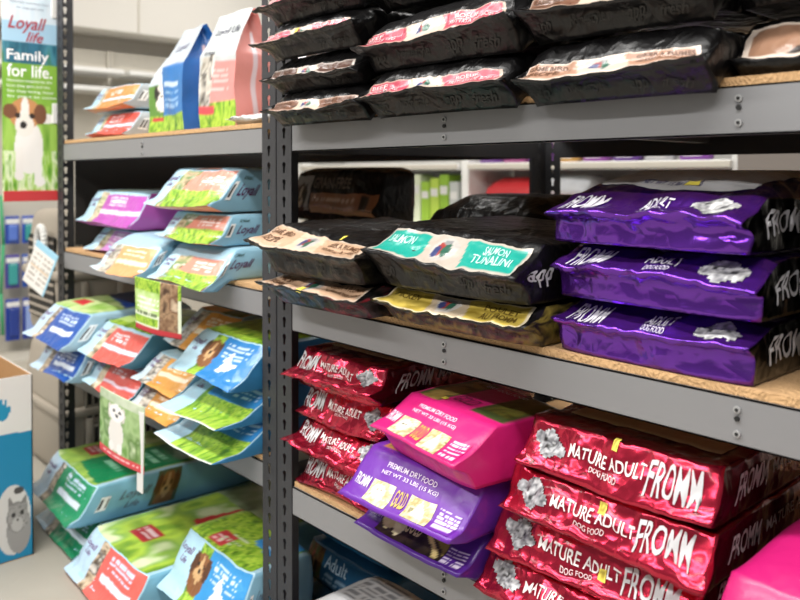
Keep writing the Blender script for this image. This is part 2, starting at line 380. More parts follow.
# middle near shelf
GM = 'black bags on the middle near shelf'
M0 = -.331
black_bag(.085, -.105, M0, .39, .076, 'thin black bag with tan label, lying under the other tan labelled bag', GM, TN, 'c2af9c', GAME, '5d3b22', seed=31, cl=.62, ear=.13, mid='dcb9a0', low=(K, K, '3a3836', '86202c'), sticker=(.47, .1, .02, .15), yt=.07)
black_bag(.085, -.125, -.252, .395, .115, 'black bag with tan GAME BIRD label and a long pointed left corner', GM, TN, 'c2af9c', GAME, '5d3b22', seed=33, cl=.62, ear=.22, mid='dcb9a0', tilt=-.02, eard=.006, sticker=(.72, 1.0, .02, .10), yt=.075, L=.48)
black_bag(.485, -.055, M0, .44, .082, 'black bag with a gold label and gold speckled film, under the teal label bag', GM, 'cdb453', 'dfd2b4', [('CHICKEN', .08, .28, .45, .75, '6a551b'), ('POULET', .72, .92, .45, .75, '6a551b'), ('AU FROMM', .72, .92, .15, .38, '6a551b')], '6a551b', yt=.05, seed=36, cl=.55, low=('1a1512', '2b221a', '8a7838', '1a1512'), mid='b7a58c', dark='8a7424')
black_bag(.498, -.09, -.247, .43, .135, 'black bag with a bright teal TUNALINI label between tan and purple bags', GM, '1f9c8c', 'b9b0a4', [('SALMON', .08, .28, .45, .78, 'bfe6dd'), ('SALMON', .74, .88, .55, .85, 'bfe6dd'), ('TUNALINI', .7, .92, .2, .5, 'bfe6dd')], 'bfe6dd', seed=39, cl=.5, ear=.06, tilt=-.012, mid='b8aca0', yt=.075, side=[('app', .05, .2, .3, .6, 'b8b8b8', .3)], L=.5)
# back row, behind the tan and teal bags
GB = 'dark bags in the back row of the middle shelf'
b = Bag(.52, .24, .135, cl=.5, ef=.97, crk=.004, seed=41); b.body('pet_food_bag', M['gloss'], dict(all=[('F', K)]), .02); finish(b, -.76, .545, -.312, 'dark bag carrying the GRAIN lettered bag in the back row', GB)
b = Bag(.54, .22, .205, cl=.25, yb=.02, yt=.04, ef=.90, crk=.005, seed=42); b.body('pet_food_bag', M['gloss'], dict(all=[('F', K)]), .012)
b.patch('label_band', 'front', .27, .98, -.4, .42, [('F', 'e0b48e'), ('R', 0, 1, .5, 1, 'a8704e'), ('R', .8, .9, .5, .95, '3a2a22'), ('L', .02, .7, .6, .9, 'e8cdb4', 1)], cell=.008)
b.patch('dog_picture', 'front', .03, .25, -.3, .9, [('F', 'b5afa8')]+dog(.5, .5, .3, .32, '4c382c', '241a15', 'd8c8b0'), cell=.006)
b.text('front', [('GRAIN-FREE', .28, .7, .55, .85, '8a7c70')]); finish(b, -.77, .55, -.175, 'black and tan bag lettered GRAIN with dog picture, in the back row', GB)
b = Bag(.46, .4, .272, cl=.5, crk=.009, seed=44, fs=12); b.body('pet_food_bag', M['gloss'], dict(all=[('F', '0e0f12')]), .012); finish(b, .03, .50, M0, 'crumpled shiny black bag behind the teal label bag', GB)
b = Bag(.38, .4, .285, cl=.5, crk=.009, seed=45, fs=12); b.body('pet_food_bag', M['gloss'], dict(all=[('F', '0e0f12')]), .012); finish(b, .52, .56, M0, 'crumpled black bag in the back row left of the purple stack', GB)
# purple foil stack
GP = 'purple foil bags on the middle near shelf'
PU = '6a2fa8'
def purple(x0, y, z, w, h, label, seed, rz=0., top=False, ry=0.):
    b = Bag(w, .50, h, cl=.62, yb=.004, yt=.06, ear=.02, fl=.016, ef=.93 if not top else .66, crk=.009, seed=seed, fs=14, sb=.02, lw=.004, rc=.012)
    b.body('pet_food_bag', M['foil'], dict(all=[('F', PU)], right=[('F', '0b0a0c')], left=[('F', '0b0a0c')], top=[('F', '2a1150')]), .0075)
    b.patch('silver_top_panel', 'top', .10, .92, .0, .95, [('F', 'a9a9ab'), ('R', 0, 1, .35, 1, '7d7d80')], M['label'], .008, .0012, vlow=lambda u: .012+.20*np.abs(u-.62)**1.5)
    b.text('front', [('FROMM', .07, .28, .12, .76, 'd3d0d8', .25), ('ADULT', .47, .63, .35, .72, 'e6e2ea', .2), ('DOG FOOD', .49, .6, .14, .28, 'cfc8d8')])
    b.patch('dog_emblem', 'front', .72, .93, .05, .80, [('N', 0, 1, 0, 1, ('e8e8e8', 'b5b5b5', '6d6d70', 'dcdcdc'), 9)]+[('E', .3, .6, .06, .08, '333336'), ('E', .7, .5, .07, .08, '3a3a3d')], M['label'], .004, .0014, shape=lambda u, v: (((u-.48)/.33)**2+((v-.55)/.42)**2 < 1) | (((u-.2)/.2)**2+((v-.5)/.25)**2 < 1) | (((u-.82)/.17)**2+((v-.42)/.22)**2 < 1))
    b.text('right', [('FROMM', .10, .42, .22, .80, 'cfcdd2', 0, .18)], 'side_lettering')
    b.text('top', [('NET WT 15 lbs (6.8 kg)', .36, .68, .055, .115, '3a3a60', .1)], 'weight_lettering')
    b.patch('lower_seal', 'front', .02, .98, -.12, .0, [('F', PU)], M['foil'], .01, .003)
    if top: b.sticker('top', .63, .085, .035, .025)
    return finish(b, x0, y, z, label, GP, rz, ry=ry)
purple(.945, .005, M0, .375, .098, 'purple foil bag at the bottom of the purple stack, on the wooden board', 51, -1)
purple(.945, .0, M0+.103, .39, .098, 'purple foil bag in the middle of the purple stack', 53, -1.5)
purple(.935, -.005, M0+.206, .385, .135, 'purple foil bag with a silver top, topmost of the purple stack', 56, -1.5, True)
GR = 'black bags at the right end of the middle shelf'
for z, h, y, sd, la in ((M0, .12, .03, 61, 'black crinkled bag at the bottom right end of the middle shelf beside the purple stack'), (M0+.125, .10, .02, 62, 'black bag second up at the right end of the middle shelf'), (M0+.23, .13, .03, 63, 'black bag at the right end of the middle shelf, level with top purple bag')):
    b = Bag(.42, .5, h, cl=.5, yb=.03, yt=.06, ear=.05, fl=.012, crk=.009, seed=sd, fs=12); b.body('pet_food_bag', M['gloss'], dict(all=[('F', '111012')]), .008)
    b.text('front', [('app', .05, .2, -.8, -.3, '4a4744', .3)], 'printed_script'); finish(b, 1.39, y, z, la, GR)

# --- red foil bags
RD = 'bd2440'
def red(x0, y, z, w, h, label, group, seed, rz=0., sticker=None, flip=False, rx=0., ry=0., flap=False):
    b = Bag(w, .62, h, cl=.10 if not flap else .34, yb=.01, yt=.035, ear=.02 if not flap else .06, fl=.006 if not flap else .03, ef=.95, crk=.0085, seed=seed, fs=15, sb=.02, lw=.006, rc=.018)
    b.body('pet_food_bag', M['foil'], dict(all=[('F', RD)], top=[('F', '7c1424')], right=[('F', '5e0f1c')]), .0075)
    b.patch('tan_top_panel', 'top', .12, .92, .12, .95, [('F', 'a98a5e'), ('R', .0, 1, .0, .03, 'd8c8a0')], M['satin'], .02, .0014)
    if flip: it = [('FROMM', .05, .30, .25, .82, SIL, .1), ('MATURE ADULT', .34, .74, .42, .68, 'e9e4e2'), ('DOG FOOD', .46, .62, .24, .34, 'd9c9c9')]; eu = (.77, .96)
    else: it = [('MATURE ADULT', .27, .68, .40, .68, 'e9e4e2'), ('DOG FOOD', .40, .55, .2, .32, 'd9c9c9'), ('FROMM', .69, .93, .16, .84, SIL, .1, .12)]; eu = (.06, .25)
    b.text('front', it, 'lettering', M['label'])
    b.patch('dog_emblem', 'front', eu[0], eu[1], .2, .9, [('N', 0, 1, 0, 1, ('d4d4d6', '98989c', '4d4d52', 'c8c8ca'), 8), ('E', .35, .6, .05, .06, '222222'), ('E', .6, .55, .05, .06, '222222'), ('E', .47, .4, .07, .06, '222222')], M['label'], .004, .0014,
            shape=lambda u, v: (((u-.5)/.3)**2+((v-.5)/.48)**2 < 1) | (((u-.2)/.2)**2+((v-.62)/.2)**2 < 1) | (((u-.8)/.19)**2+((v-.4)/.22)**2 < 1))
    b.text('right', [('FROMM', .10, .30, .28, .78, 'b9b4b4', 0, .15), ('MATURE ADULT', .34, .72, .45, .70, '9a8f8f')], 'side_lettering')
    if sticker: b.sticker('front', *sticker)
    return finish(b, x0, y, z, label, group, rz, rx, ry)
GL, GRR = 'red foil bags in the left stack', 'red foil bags in the right stack'
L0 = -.832
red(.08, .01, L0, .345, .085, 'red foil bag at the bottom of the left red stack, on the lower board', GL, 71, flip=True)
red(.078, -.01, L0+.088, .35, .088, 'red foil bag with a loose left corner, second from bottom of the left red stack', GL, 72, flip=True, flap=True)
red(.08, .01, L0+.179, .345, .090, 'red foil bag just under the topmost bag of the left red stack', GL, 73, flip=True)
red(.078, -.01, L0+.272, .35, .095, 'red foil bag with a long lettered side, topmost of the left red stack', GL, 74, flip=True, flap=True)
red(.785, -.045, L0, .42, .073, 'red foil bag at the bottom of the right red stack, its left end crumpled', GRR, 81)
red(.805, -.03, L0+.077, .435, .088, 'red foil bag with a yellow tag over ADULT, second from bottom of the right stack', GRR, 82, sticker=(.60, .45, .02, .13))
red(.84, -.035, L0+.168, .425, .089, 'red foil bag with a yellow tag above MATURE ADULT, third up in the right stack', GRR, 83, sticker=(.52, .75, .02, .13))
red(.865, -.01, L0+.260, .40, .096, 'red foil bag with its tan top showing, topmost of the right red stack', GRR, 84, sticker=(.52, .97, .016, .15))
# --- matte gold-line bags
def gold(x0, y, z, w, h, label, base, seed, rz=0., dark=False, rx=0., ry=0., side=None, cl=.3, yt=.075, L=.50):
    b = Bag(w, L, h, cl=cl, yb=.03, yt=yt, ear=.0, fl=.02, ef=.94, crk=.0035, seed=seed, fs=10, sb=.02, lw=.003, rc=.012)
    top = [('F', base), ('R', .08, .36, .04, .95, 'b87a4e' if side else '4e5b2e'), ('R', .66, .99, .10, .95, 'c9603a' if side else '3f4a26'), ('N', .12, .33, .05, .9, ('5a4a20', 'a98d4c', '3f3a18'), 14), ('N', .70, .96, .22, .9, ('4c4a20', '6d6a2c', '39361a'), 14)]
    b.body('pet_food_bag', M['satin'], dict(all=[('F', base)], top=top, right=[('F', base), ('R', .25, 1, .35, 1, side or base)]), .009)
    if dark:
        b.patch('film_window', 'front', .18, .80, .1, .8, [('F', '1a1512'), ('N', 0, 1, 0, 1, ('1a1512', '3b2f20', '1a1512'), 8), ('E', .12, .5, .12, .35, 'e0cf98'), ('E', .28, .4, .08, .3, 'e9dcb0'), ('P', [(.62, .9), (1, .1), (.98, .9)], '8d7d3a'), ('P', [(.6, .9), (.95, .05), (.9, .0), (.55, .8)], 'e6cf8a')], cell=.004)
        b.text('front', [('FROMM', .04, .17, .3, .75, 'cbbfe6', .1), ('GOLD', .40, .56, .3, .8, 'd8c79a')])
    else:
        b.patch('dog_picture', 'front', .21, .42, .07, .46, [('N', 0, 1, 0, 1, ('d8cfa8', 'b2a571', 'efe7cc', '7b7a3e'), 5)]+[('E', .4, .5, .3, .35, 'efe8d0'), ('E', .33, .55, .05, .06, '3c3420'), ('E', .5, .55, .05, .06, '3c3420')], cell=.004)
        b.patch('cat_picture', 'front', .56, .77, .07, .46, [('N', 0, 1, 0, 1, ('cfc592', 'a8985c', 'ece3c0', '807a44'), 5), ('P', [(.2, .1), (.5, .95), (.8, .1)], 'efe8cc')], cell=.004)
        b.text('front', [('FROMM', .05, .19, .22, .46, 'efe6f4', .1), ('GOLD', .44, .545, .12, .44, 'd6b25a'), ('PREMIUM DRY FOOD', .26, .70, .74, .84, 'e9dcf2'), ('NET WT 33 LBS (15 KG)', .24, .74, .58, .68, 'e9dcf2')])
    b.patch('small_print', 'front', .80, .96, .07, .46, [('F', base), ('L', .05, .95, .05, .95, 'e8dcf0', 5)], M['satin'], .003)
    b.text('top', [('GOLD', .40, .62, .16, .34, 'c9a24c' if side else '7c2048'), ('DRY DOG FOOD', .30, .74, .74, .80, 'e9dcf2')], 'top_lettering')
    return finish(b, x0, y, z, label, 'soft film bags on the lower near shelf', rz, rx, ry)
gold(.44, -.065, L0, .335, .093, 'purple soft bag with dark picture window, bottom of the pair on the lower shelf', '54258c', 91, dark=True)
gold(.432, -.105, L0+.097, .36, .106, 'purple soft bag with orange corners, lying above its dark windowed twin', '6c2ba2', 92, side='c9603a', cl=.12)
gold(.485, -.075, L0+.206, .315, .128, 'hot pink soft bag on top of the purple bags', 'cf2074', 94, cl=.46, yt=.085, rz=-9, L=.30).sticker('top', .37, .12, .025, .03)
b = Bag(.42, .55, .285, cl=.5, yb=.03, yt=.07, crk=.004, seed=96, fs=9); b.body('pet_food_bag', M['satin'], dict(all=[('F', 'c01a6c')]), .01); b.patch('end_seal', 'front', .0, 1., -.06, .02, [('F', 'c8287a')], M['satin'], .01, .002)
finish(b, 1.30, -.12, L0, 'plain magenta bag in the bottom right corner of the picture', 'soft film bags on the lower near shelf')

# --- light blue bags with coloured panels (left rack)
LB, LBS = 'a9cfe0', '8fbfd6'
def blue_bag(x0, y, z, w, h, label, group, panel, seed, L=.45, rz=0., rx=0., ry=0., style='s', top=None, cl=.12, yt=.05, side=True, fl=.015, ear=.03, topname='top_print', crk=.005, words=None, sidec=LBS, ef=.95, sag=0.):
    b = Bag(w, L, h, cl=cl, yb=.03, yt=yt, ear=ear, fl=fl, ef=ef, crk=crk, seed=seed, fs=11, sb=.05, lw=.006, sag=sag, over=max(.03, -y-.036))
    b.body('pet_food_bag', M['satin'], dict(all=[('F', LB)], right=[('F', sidec)], top=[('F', LB)], front=[('F', LB), ('R', 0, 1, -1, 0, panel)]), .013)
    g = dict(
        s=[('F', 'b4d6e6'), ('P', [(.2, 0), (.3, 1), (.55, 1), (.45, 0)], ('N', ('6b5a3a', 'cbb894', '55803a', 'e9e2d0'), 9)), ('G', .28, 1, 0, .42), ('P', [(.42, .42), (.55, 1), (1, 1), (1, .42)], panel), ('L', .62, .92, .55, .85, 'f3e6e2', 3)],
        m=[('F', 'b4d6e6'), ('N', .24, .38, 0, 1, ('6b5a3a', 'd8cbb0', '4f7a33'), 8), ('R', .36, 1, .05, .95, panel), ('R', .36, 1, .30, .42, 'f0dcec'), ('R', .36, 1, .0, .1, panel), ('L', .45, .75, .55, .85, 'f6ecf4', 3)],
        o=[('F', 'c3d3dc'), ('N', .2, .42, 0, 1, ('8d8577', 'd9d2c6', '4f4a44', 'e9e4dc'), 8), ('R', .40, 1, 0, 1, panel), ('R', .42, .98, .36, .5, 'f3e3c6'), ('L', .5, .9, .62, .9, 'f6ead4', 3)],
        b=[('F', 'b9d3e6'), ('N', .30, .45, 0, 1, ('5a4128', 'd8c2a4', '3a2a1c', 'efe6da'), 8), ('R', .42, 1, 0, 1, panel), ('R', .5, .95, .34, .48, 'dfe9f4'), ('L', .52, .9, .6, .9, 'c9dcf2', 3)],
        q=[('F', 'b4d9ea'), ('G', .34, .5, 0, 1), ('R', .5, 1, 0, 1, panel)]+dog(.42, .62, .11, .26, '8a5a34', '5a3820', 'cfa878')+[('L', .6, .92, .55, .9, 'cfe4f4', 4), ('P', [(.62, .2), (.70, .5), (.66, .5), (.74, .75), (.78, .5), (.86, .45), (.78, .3)], 'eef5fa')],
        h=[('F', 'b4d9ea'), ('R', .34, 1, .45, 1, panel), ('G', .30, 1, 0, .48), ('R', .30, .34, .1, .9, '6f9a34'), ('L', .5, .95, .6, .9, 'cfe4f4', 3), ('E', .36, .85, .07, .2, '7a5030'), ('R', 0, 1, 0, .025, 'f4f6f4')])[style]
    b.patch('front_label', 'front', .01, .99, .0, .97, g, cell=.006)
    tx = [('Loyall', .05, .26, .62, .80, '7a5a8a', .3), ('Life', .12, .22, .5, .6, '7a5a8a', .3)]
    b.text('front', tx + (words or []))
    if side:
        b.patch('barcode', 'right', .05, .13, .28, .72, [('B', 0, 1, 0, 1)], M['paper'], .004, .0014)
        b.text('right', [('Loyall', .19, .50, .30, .66, '5a2c58', .35), ('All Natural', .17, .33, .76, .86, '2b4a3c')], 'side_lettering')
    if top: b.patch(topname, 'top', .03, .97, .0, .97, top, M['satin'], .009)
    return finish(b, x0, y, z, label, group, rz, rx, ry)
GC = 'light blue bags on the left middle shelf'
S = 'dd8f7c'; LM = -.316
GT_ = [('G', 0, 1, 0, 1), ('P', [(.3, 0), (.9, 0), (.75, .5), (.4, .5)], S)]
blue_bag(-.60, -.10, LM, .38, .098, 'light blue bag with salmon panel, bottom of the column on the left middle shelf', GC, S, 101, style='s', L=.29, side=True, yt=.06, sag=.03)
blue_bag(-.635, -.055, LM+.100, .38, .098, 'light blue bag with salmon panel over grass, middle of the right column', GC, S, 102, style='s', L=.29)
blue_bag(-.70, -.06, LM+.202, .44, .138, 'large light blue bag with grass and salmon panel, topmost of the right column', GC, S, 103, style='s', L=.29, yt=.09, top=[('F', LB), ('G', .35, 1, .45, 1), ('P', [(.35, 0), (.8, 0), (.9, .4), (.6, .42)], 'e3a596')], ear=.06)
blue_bag(-1.50, .03, LM, .50, .095, 'light blue bag with a faded mauve panel, lower one of the two mauve bags', GC, 'c887c4', 104, style='m', sidec='a8509c', side=False, yt=.06)
blue_bag(-1.53, .01, LM+.105, .54, .15, 'light blue bag with a bright magenta panel, upper one of the two mauve bags', GC, 'b34fae', 105, style='m', sidec='a8509c', side=False, yt=.06, top=[('F', 'b4d6e6'), ('P', [(.35, 0), (.6, 0), (.95, .9), (.7, .9)], ('N', ('55803a', 'a9bf7a', '3a2a1c'), 6))])
blue_bag(-.99, -.135, LM, .38, .105, 'light blue bag with a peach orange panel jutting over the shelf beside the salmon column', GC, 'e2a06c', 106, style='o', sag=.03, yt=.06)
GD = 'light blue bags on the left lower shelf'
LL = -.805
NAV = '1c4fa0'
blue_bag(-1.63, -.145, LL, .415, .12, 'light blue and royal blue bag, lower of the two blue bags at the left end', GD, NAV, 111, style='b', top=[('F', '7fae5a')], sidec='9cc0d4', L=.48, yt=.06)
blue_bag(-1.655, -.165, LL+.125, .435, .155, 'light blue and royal blue bag with a green top, upper of the two blue bags', GD, NAV, 112, style='b', L=.55, yt=.10, ef=.86, ear=.05, top=[('F', '9fc46a'), ('N', 0, 1, 0, .6, ('9fc46a', 'cfe0a0', '86b04e'), 5), ('R', .25, .55, .12, .24, 'c9303a'), ('P', [(0, .55), (.4, .45), (1, .35), (1, 1), (0, 1)], '17408c')], sidec='a9c9d8')
blue_bag(-1.20, -.09, LL, .40, .115, 'light blue bag with a coral panel, lower of the two coral bags', GD, 'd9584e', 113, style='m', side=False, sidec='3f6f80', yt=.06)
blue_bag(-1.21, -.10, LL+.12, .41, .135, 'light blue bag with a coral panel and green top, upper of the two coral bags', GD, 'd9584e', 114, style='m', side=False, sidec='3f6f80', yt=.09, ef=.88, top=[('F', '8fb94a'), ('G', 0, 1, 0, 1), ('R', .1, .4, .1, .3, 'b9d77a')])
OR = 'd99a48'
blue_bag(-.80, -.09, LL, .335, .085, 'light blue bag with a golden orange panel, bottom of the orange stack', GD, OR, 115, style='o', side=False, yt=.06)
blue_bag(-.785, -.07, LL+.092, .32, .100, 'light blue bag with a golden orange panel, middle of the orange stack', GD, OR, 116, style='o', side=False, yt=.08, ef=.9)
blue_bag(-.79, .05, LL+.20, .31, .125, 'golden orange panelled bag with lettered side, topmost of the orange stack', GD, OR, 117, style='o', yt=.12, top=[('F', OR), ('P', [(.6, 0), (1, 0), (1, 1), (.6, 1)], '3f5a2c'), ('R', .0, .5, .3, 1, 'c98a3c')], sidec='9db7c6')
QB = '2f7fc0'
blue_bag(-.455, -.105, LL, .37, .087, 'light blue bag with grass flap hanging over the beam, lowest by the post', GD, QB, 121, style='h', side=False, cl=.06, fl=.05, yt=.13, sidec='3b86b8', crk=.004)
blue_bag(-.455, -.095, LL+.09, .372, .095, 'light blue bag with a grass flap, middle of the blue stack by the post', GD, QB, 122, style='h', side=False, cl=.06, fl=.05, yt=.14, sidec='3b86b8', crk=.004)
blue_bag(-.47, -.09, LL+.188, .39, .135, 'light blue bag with white leaping dog on blue, topmost by the post', GD, QB, 123, style='q', side=False, cl=.14, yt=.10, ef=.9, sidec='2f78a8', top=[('G', 0, 1, 0, 1), ('R', .3, .7, .7, 1, 'a33030')])
# upper left shelf
GU = 'bags on the left top shelf'
LU = .151
blue_bag(-1.53, .05, LU, .40, .105, 'flat light blue bag with coral panel, lying directly on the left top shelf', GU, 'd65a50', 131, style='m', side=True, yt=.05, sidec='a9afb2', L=.5)
blue_bag(-1.57, .06, LU+.112, .42, .105, 'flat light blue bag with orange panel, lying above the flat coral one', GU, 'd98a48', 132, style='m', side=True, yt=.05, sidec='a9afb2', L=.5)
def standing(x, y, z, w, d, h, label, panel, gus, art, seed, rz=0., fold=.12, words=()):
    """An upright bag: gusseted body, narrowing to a folded flat top."""
    nu, nv = 24, 44
    def F(face, u, v):
        v = np.asarray(v, float); u = np.asarray(u, float)
        t = np.clip((v-.62)/.38, 0, 1)                     # taper to the seal
        dd = d/2*(1-t*.94); ww = w/2*(1-.06*t)
        if face == 'f': X = (2*u-1)*ww; Y = -dd+0*u
        elif face == 'b': X = (1-2*u)*ww; Y = dd+0*u
        elif face == 'r': X = ww-np.sin(np.pi*u)*t*.05*(1-.3*t)+0*u; Y = (2*u-1)*dd
        else: X = -ww+np.sin(np.pi*u)*t*.05+0*u; Y = (1-2*u)*dd
        P = np.stack([X, Y, v*h+0*X], -1)
        q = P*12+seed*5.3
        n = np.stack([vn(q, k)-.5 for k in (1, 2, 3)], -1)*.016*np.clip(v*8, 0, 1)[..., None]
        return P+n
    root = None
    for face, nm, ops, mm in (('f', 'front_panel', art, 'satin'), ('r', 'side_gusset', [('F', gus), ('R', .42, .58, 0, .8, 'd8c6cc' if gus != QB else '2a6cae')], 'satin'), ('b', 'back_panel', [('F', gus)], 'satin'), ('l', 'side_gusset', [('F', gus)], 'satin')):
        U, V = np.meshgrid(np.linspace(0, 1, nu+1), np.linspace(0, 1, nv+1), indexing='ij')
        P = F(face, U, V); col = paint(ops, U, V, seed); g = np.arange(P.shape[0]*P.shape[1]).reshape(P.shape[:2])
        q = np.stack([g[:-1, :-1], g[1:, :-1], g[1:, 1:], g[:-1, 1:]], -1).reshape(-1, 4)
        if root is None: root = empty('pet_food_bag', (x, y, z), math.radians(rz))
        mesh_obj(nm, P.reshape(-1, 3), q.tolist(), M[mm], root, col.reshape(-1, 3))
    for st, u0, u1, v0, v1, c, sh in words:
        V, Fc = glyphs(st, sh); P = F('f', u0+(u1-u0)*V[:, 0], v0+(v1-v0)*V[:, 1]); P[:, 1] -= .002
        mesh_obj('lettering', P, Fc, M['ink'], root, np.tile(lin(c), (len(V), 1)))
    tag(root, label, 'pet food bag', GU); return root
A1 = [('F', 'bcc6cc'), ('G', 0, 1, 0, .28), ('R', .0, 1, .22, .60, '5f8a3c')]+dog(.45, .48, .22, .13, 'e9e2da', '2a2422', 'f2ece6')+[('R', .1, .9, .14, .2, 'c23a3f'), ('R', .78, 1, .2, .55, 'c2703a')]
standing(-.905, .17, LU, .20, .16, .30, 'upright pale bag with a black and white dog picture, left of the tall blue bag', 'd3dde2', 'd3dde2', A1, 141, 4, words=[('Loyall', .25, .75, .74, .82, '6a5a8a', .3)])
A2 = [('F', 'b4bcc4'), ('R', .0, 1, .12, .62, '2f74b8'), ('G', 0, 1, 0, .14), ('R', .05, .75, .42, .46, 'c3d6ea'), ('L', .08, .8, .2, .38, '8fb4dc', 5)]
standing(-.67, .110, LU, .20, .17, .365, 'tall upright bag with a blue panel and blue gusset on the left top shelf', '2f74b8', '2a68b0', A2, 143, -6, words=[('Loyall', .25, .75, .74, .82, '7a7a90', .3)])
A3 = [('F', 'bfc4c4'), ('R', .25, 1, .22, .55, 'dc8f8a'), ('G', 0, 1, 0, .22), ('R', 0, .45, .13, .19, 'cf4a50'), ('P', [(0, .2), (.3, .2), (.4, .62), (.05, .6)], ('N', ('8d8577', 'd9d2c6', '4f4a44', 'e9e4dc'), 9)), ('L', .3, .8, .3, .5, 'eac0bc', 4)]
standing(-.415, .12, LU, .20, .15, .375, 'tall upright bag with a pink panel and pink gusset beside the post', 'dc8f8a', 'd98d86', A3, 145, 4, words=[('Loyall Life', .2, .85, .80, .87, '505060', .3), ('All Natural', .1, .4, .62, .66, '404050', 0)])
standing(-.23, .36, LU, .20, .16, .36, 'white upright bag half hidden behind the pink bag and the post', 'e0e0e0', 'dcdcdc', [('F', 'dfe0e2'), ('L', .1, .9, .2, .6, 'b9c4d4', 8)], 147, 3)
# clear plastic lying beside the pink bag
b = Bag(.17, .10, .035, cl=.5, crk=.010, seed=149, fs=26); b.body('crumpled_plastic', M['gloss'], dict(all=[('F', 'd5d6d4')]), .008); b.place(-.20, .0, LU); tag(b.o, 'crumpled pale plastic film lying on the left top shelf beside the post', 'plastic wrap')
# floor level, left rack
GF = 'large dog food bags on the floor under the left rack'
FL = -1.418
GTOP = [('N', 0, 1, 0, 1, ('5f8f34', 'a9c85a', '86b04e', 'cfe0a0'), 6), ('R', .1, .36, .14, .24, 'b8323a'), ('L', .12, .34, .16, .22, 'e9c9c9', 2), ('P', [(.42, .06), (1.0, .02), (1, .58), (.5, .66)], '15804f'), ('L', .56, .9, .15, .5, '8fd0ac', 5), ('P', [(0, .6), (.4, .7), (.9, 1), (0, 1)], ('N', ('2f5a2a', '1f3f20', '4f7a33'), 6))]
def big(x0, y, z, w, h, label, panel, seed, top, L=.78, rz=0., rx=0., style='b', sidec='7fb6cc', side=True, ry=0., pic=None):
    b = blue_bag(x0, y, z, w, h, label, GF, panel, seed, L=L, rz=rz, rx=rx, ry=ry, style=style, top=top, cl=.10, yt=.08, side=False, fl=.02, ef=.94, sidec=sidec, crk=.005)
    if side:
        b.patch('barcode', 'right', .06, .115, .35, .68, [('B', 0, 1, 0, 1)], M['paper'], .005, .0014)
        b.text('right', [('Loyall', .17, .34, .45, .72, '6a7a8a', .35), ('Life', .22, .3, .25, .42, '6a7a8a', .35)], 'side_lettering')
    if pic: b.patch('dog_picture', 'right', .36, .50, .1, 1.0, [('F', '5a6a4a')]+dog(.5, .55, .4, .4, '9a6b3c', '6a4526', 'c9a070'), cell=.006)
    return b
big(-1.56, -.155, FL, .50, .118, 'green panelled dog food bag lying on the floor beneath the other green bag', '1d7f55', 151, GTOP, rz=-3)
big(-1.58, -.175, FL+.122, .52, .150, 'green panelled bag with a terrier on its side, upper of the two green bags', '2f8f62', 152, GTOP, rz=-3, pic=True)
RTOP = [('N', 0, 1, 0, 1, ('6f9a34', 'b4d24a', '86b04e', 'dce8b8'), 6), ('R', .28, .55, .12, .22, 'b8323a'), ('L', .3, .53, .14, .2, 'e9c9c9', 2), ('P', [(.42, .40), (1.0, .30), (1, .60), (.5, .66)], 'd02f38'), ('L', .56, .92, .38, .56, 'f0b0b0', 4), ('P', [(0, .66), (1, .62), (1, 1), (0, 1)], ('N', ('cfd8c0', '9db68a', '4a3a2a'), 6))]
b_ = big(-1.03, -.22, FL, .50, .148, 'bag with a coral front panel and red top panel lying on the floor', 'e0645a', 153, RTOP, rz=-2, side=False, L=.85)
STOP = [('N', 0, 1, 0, 1, ('55603a', 'b9c79a', '86a05e', '3a3020'), 6), ('R', .35, .7, .12, .26, 'b8323a')]
HTOP = [('G', 0, 1, 0, 1), ('R', .30, .52, .06, .34, 'c23a42'), ('L', .32, .5, .1, .3, 'f0b8b8', 3), ('P', [(.62, .48), (1, .36), (1, 1), (.72, 1)], '3a8fd0'), ('L', .74, .96, .5, .8, 'bfe0f4', 5), ('L', .4, .62, .12, .4, 'c9d8b0', 3)]
b = Bag(.40, .27, .085, cl=.2, yb=.02, yt=.06, crk=.004, seed=155); b.body('pet_food_bag', M['satin'], dict(all=[('F', '9cc7dc')]), .014); finish(b, -.50, -.03, FL, 'light blue bag under the grassy topped bag by the post, on the floor', GF)
big(-.53, -.10, FL+.09, .43, .19, 'light blue bag with a terrier face, grassy top and blue panels, by the post', '3f97d6', 156, HTOP, style='q', sidec='8fc0d8', rz=-2, L=.31)
b = Bag(.36, .3, .27, cl=.3, crk=.006, seed=157); b.body('pet_food_bag', M['satin'], dict(all=[('F', '9fc4d6')], front=[('F', '9fc4d6'), ('N', .1, .6, .1, .8, ('6a7f8a', '9fc4d6', '3f4f4a'), 6)]), .016); finish(b, -.42, .66, FL, 'pale blue bag standing at the back behind the floor bags', GF)

# bottom of the near rack
GN = 'bags under the lower near shelf'
N0 = -1.405
b = Bag(.42, .30, .14, cl=.4, crk=.004, seed=161); b.body('pet_food_bag', M['satin'], dict(all=[('F', '4a2a86')]), .014); finish(b, .085, -.04, N0, 'purple bag at the very bottom beside the post under the grey white bag', GN)
b = Bag(.44, .30, .13, cl=.4, yb=.02, yt=.05, crk=.004, seed=162); b.body('pet_food_bag', M['satin'], dict(all=[('F', 'bfc0c2')], front=[('F', 'e2e2e4')]), .012)
b.text('top', [('ADULT', .50, .92, .25, .45, '3a3a3c'), ('DOG FOOD', .45, .85, .55, .7, '4a4a4c')]); b.patch('small_print', 'top', .1, .45, .3, .9, [('F', 'b9babc'), ('L', .05, .95, .05, .95, '77787c', 7)], M['satin'], .008)
finish(b, .12, -.05, N0+.15, 'grey white bag with black ADULT lettering under the lower near shelf', GN)
b = Bag(.42, .34, .072, cl=.4, crk=.004, seed=163); b.body('pet_food_bag', M['satin'], dict(all=[('F', '24506e')]), .016); finish(b, -.29, .29, N0, 'dark blue bag carrying the Adult lettered bag under the near rack', GN)
